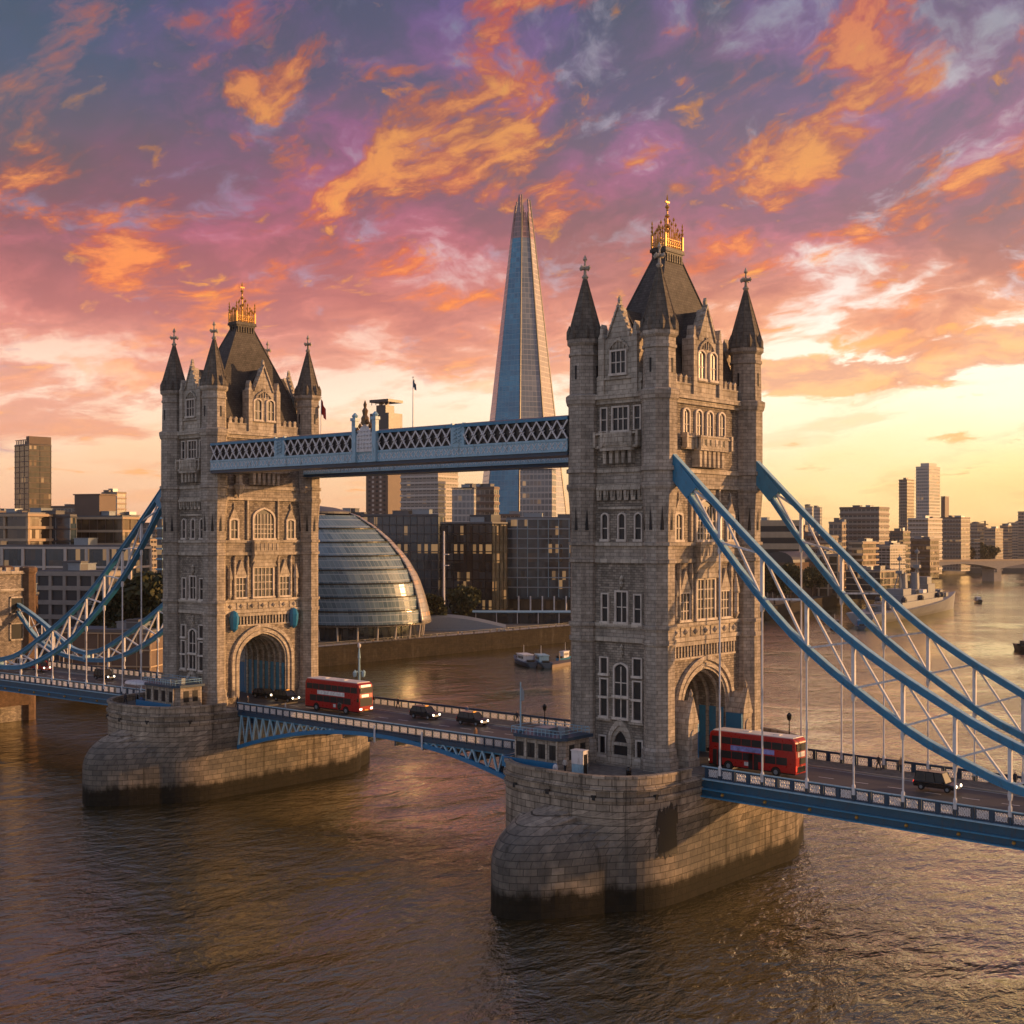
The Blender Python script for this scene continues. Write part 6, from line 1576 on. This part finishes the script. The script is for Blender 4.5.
def person(k, x, y, z, rz, where):
    o = bpy.data.objects.new('person', PP[k]); COL.objects.link(o); o.location = (x, y, z); o.rotation_euler = (0, 0, rz)
    tag(o, 'person in a '+coat[k]+' '+where, 'person', 'people on foot')
spots = [(392, 0, 'under the right rim of the glass dome'), (398, 2, 'walking past the dome columns'), (384, 0, 'by the columns in the middle of the dome'), (373, 1, 'in front of the dome lobby'), (365, 3, 'left of the dome lobby door'),
         (408, 0, 'at the river wall just right of the dome'), (415, 1, 'right of the dome near the small tree'), (424, 3, 'leaning at the wall left of the curved canopy'), (437, 2, 'in front of the left end of the curved canopy'), (446, 0, 'below the white mast'),
         (458, 1, 'in front of the middle of the curved canopy'), (462, 3, 'walking beside the one before the curved canopy'), (474, 0, 'in front of the canopy, right part'), (490, 0, 'at the right tip of the curved canopy'), (497, 1, 'first of the pair right of the curved canopy'),
         (501, 2, 'second of the pair right of the curved canopy'), (513, 0, 'before the dark glazing of the long canopy'), (520, 0, 'a step right of the one before the dark glazing'), (529, 3, 'in the middle of the open promenade'), (538, 1, 'near the middle column of the long canopy'),
         (549, 0, 'towards the tower end of the promenade'), (556, 2, 'next to the last person by the tower'), (564, 0, 'just left of the nearer tower edge')]
for i, (u, k, wh) in enumerate(spots):
    t = 405+(u-365)*.42; p = at(u, YH, t); dx = random.uniform(-131, -128.2); f = (dx-CX)/(p.x-CX)
    yy = CY+(p.y-CY)*f; person(k, dx, yy, 5.08, random.uniform(0, 6), wh)
for k, x, y, z, wh in ((2, 20, -7.4, 12.96, 'on the near pavement below the red bus'), (0, 28.5, 7.3, 12.96, 'on the far pavement just past the bus'), (3, 43, 7.0, 12.96, 'on the far pavement between the two black cabs'), (0, 52, 7.6, 12.96, 'on the far pavement past the second black cab'), (1, 58, -7.5, 12.96, 'on the near pavement close to the pier mast'), (0, 121, 7.3, 12.8, 'on the far pavement by the right edge'), (0, 9.7, -8.3, 13.08, 'on the pavement beside the left arch'), (0, 10.4, -6.9, 13.08, 'a step behind the first at the left arch'), (1, 14, 7.0, 12.96, 'on the far pavement behind the bus'),
                       (0, 75.2, -11.0, 13.06, 'near the road side of the nearer pier cabin'), (2, 81.2, -18.2, 13.06, 'beside the pale bollard on the nearer pier'), (0, 62, 7.4, 12.96, 'on the far pavement near the nearer tower'),
                       (0, 106, 6.9, 12.9, 'on the far pavement of the right span'), (3, -1.6, -17.6, 13.06, 'in front of the blue screen on the farther pier'), (1, 108.5, 7.2, 12.9, 'behind the first on the right span'), (0, -6.6, -17.2, 13.06, 'under the white awning')):
    person(k, x, y, z, random.uniform(0, 6), wh)
# tower cranes on the skyline
for i, (u, dep, h, lab) in enumerate(((985, 1700, 52, 'thin tower crane on the hazy skyline near the right edge'),)):
    p = at(u, YH, dep); root = empty('tower_crane', (p.x, p.y, 5), random.uniform(0, 3)); tag(root, lab, 'crane')
    m = MB(); m.box(-.8, .8, -.8, .8, 0, h); m.build('mast', 'brownclad', root); m = MB(); m.bar((-10, 0, h-5), (32, 0, h-3), .9, 1.2); m.bar((0, 0, h), (30, 0, h-3), .3, .3); m.build('jib', 'brownclad', root)

# ---- evening haze over the river
hz = MB(); hz.box(-4500, 1500, -900, 5200, -3, 330)
def haze_mat(dens):
    m = bpy.data.materials.new('evening_haze'); m.use_nodes = True; m.node_tree.nodes.clear(); T = NT(m.node_tree)
    v = T.node('ShaderNodeVolumePrincipled'); v.inputs['Color'].default_value = (.92, .86, .80, 1); v.inputs['Density'].default_value = dens; v.inputs['Anisotropy'].default_value = .35
    out = T.node('ShaderNodeOutputMaterial'); T.l.new(v.outputs[0], out.inputs['Volume']); return m
M['haze'] = haze_mat(.00004)
tag(hz.build('haze', 'haze'), 'thin warm evening haze over river and city', 'haze', None, 'stuff')
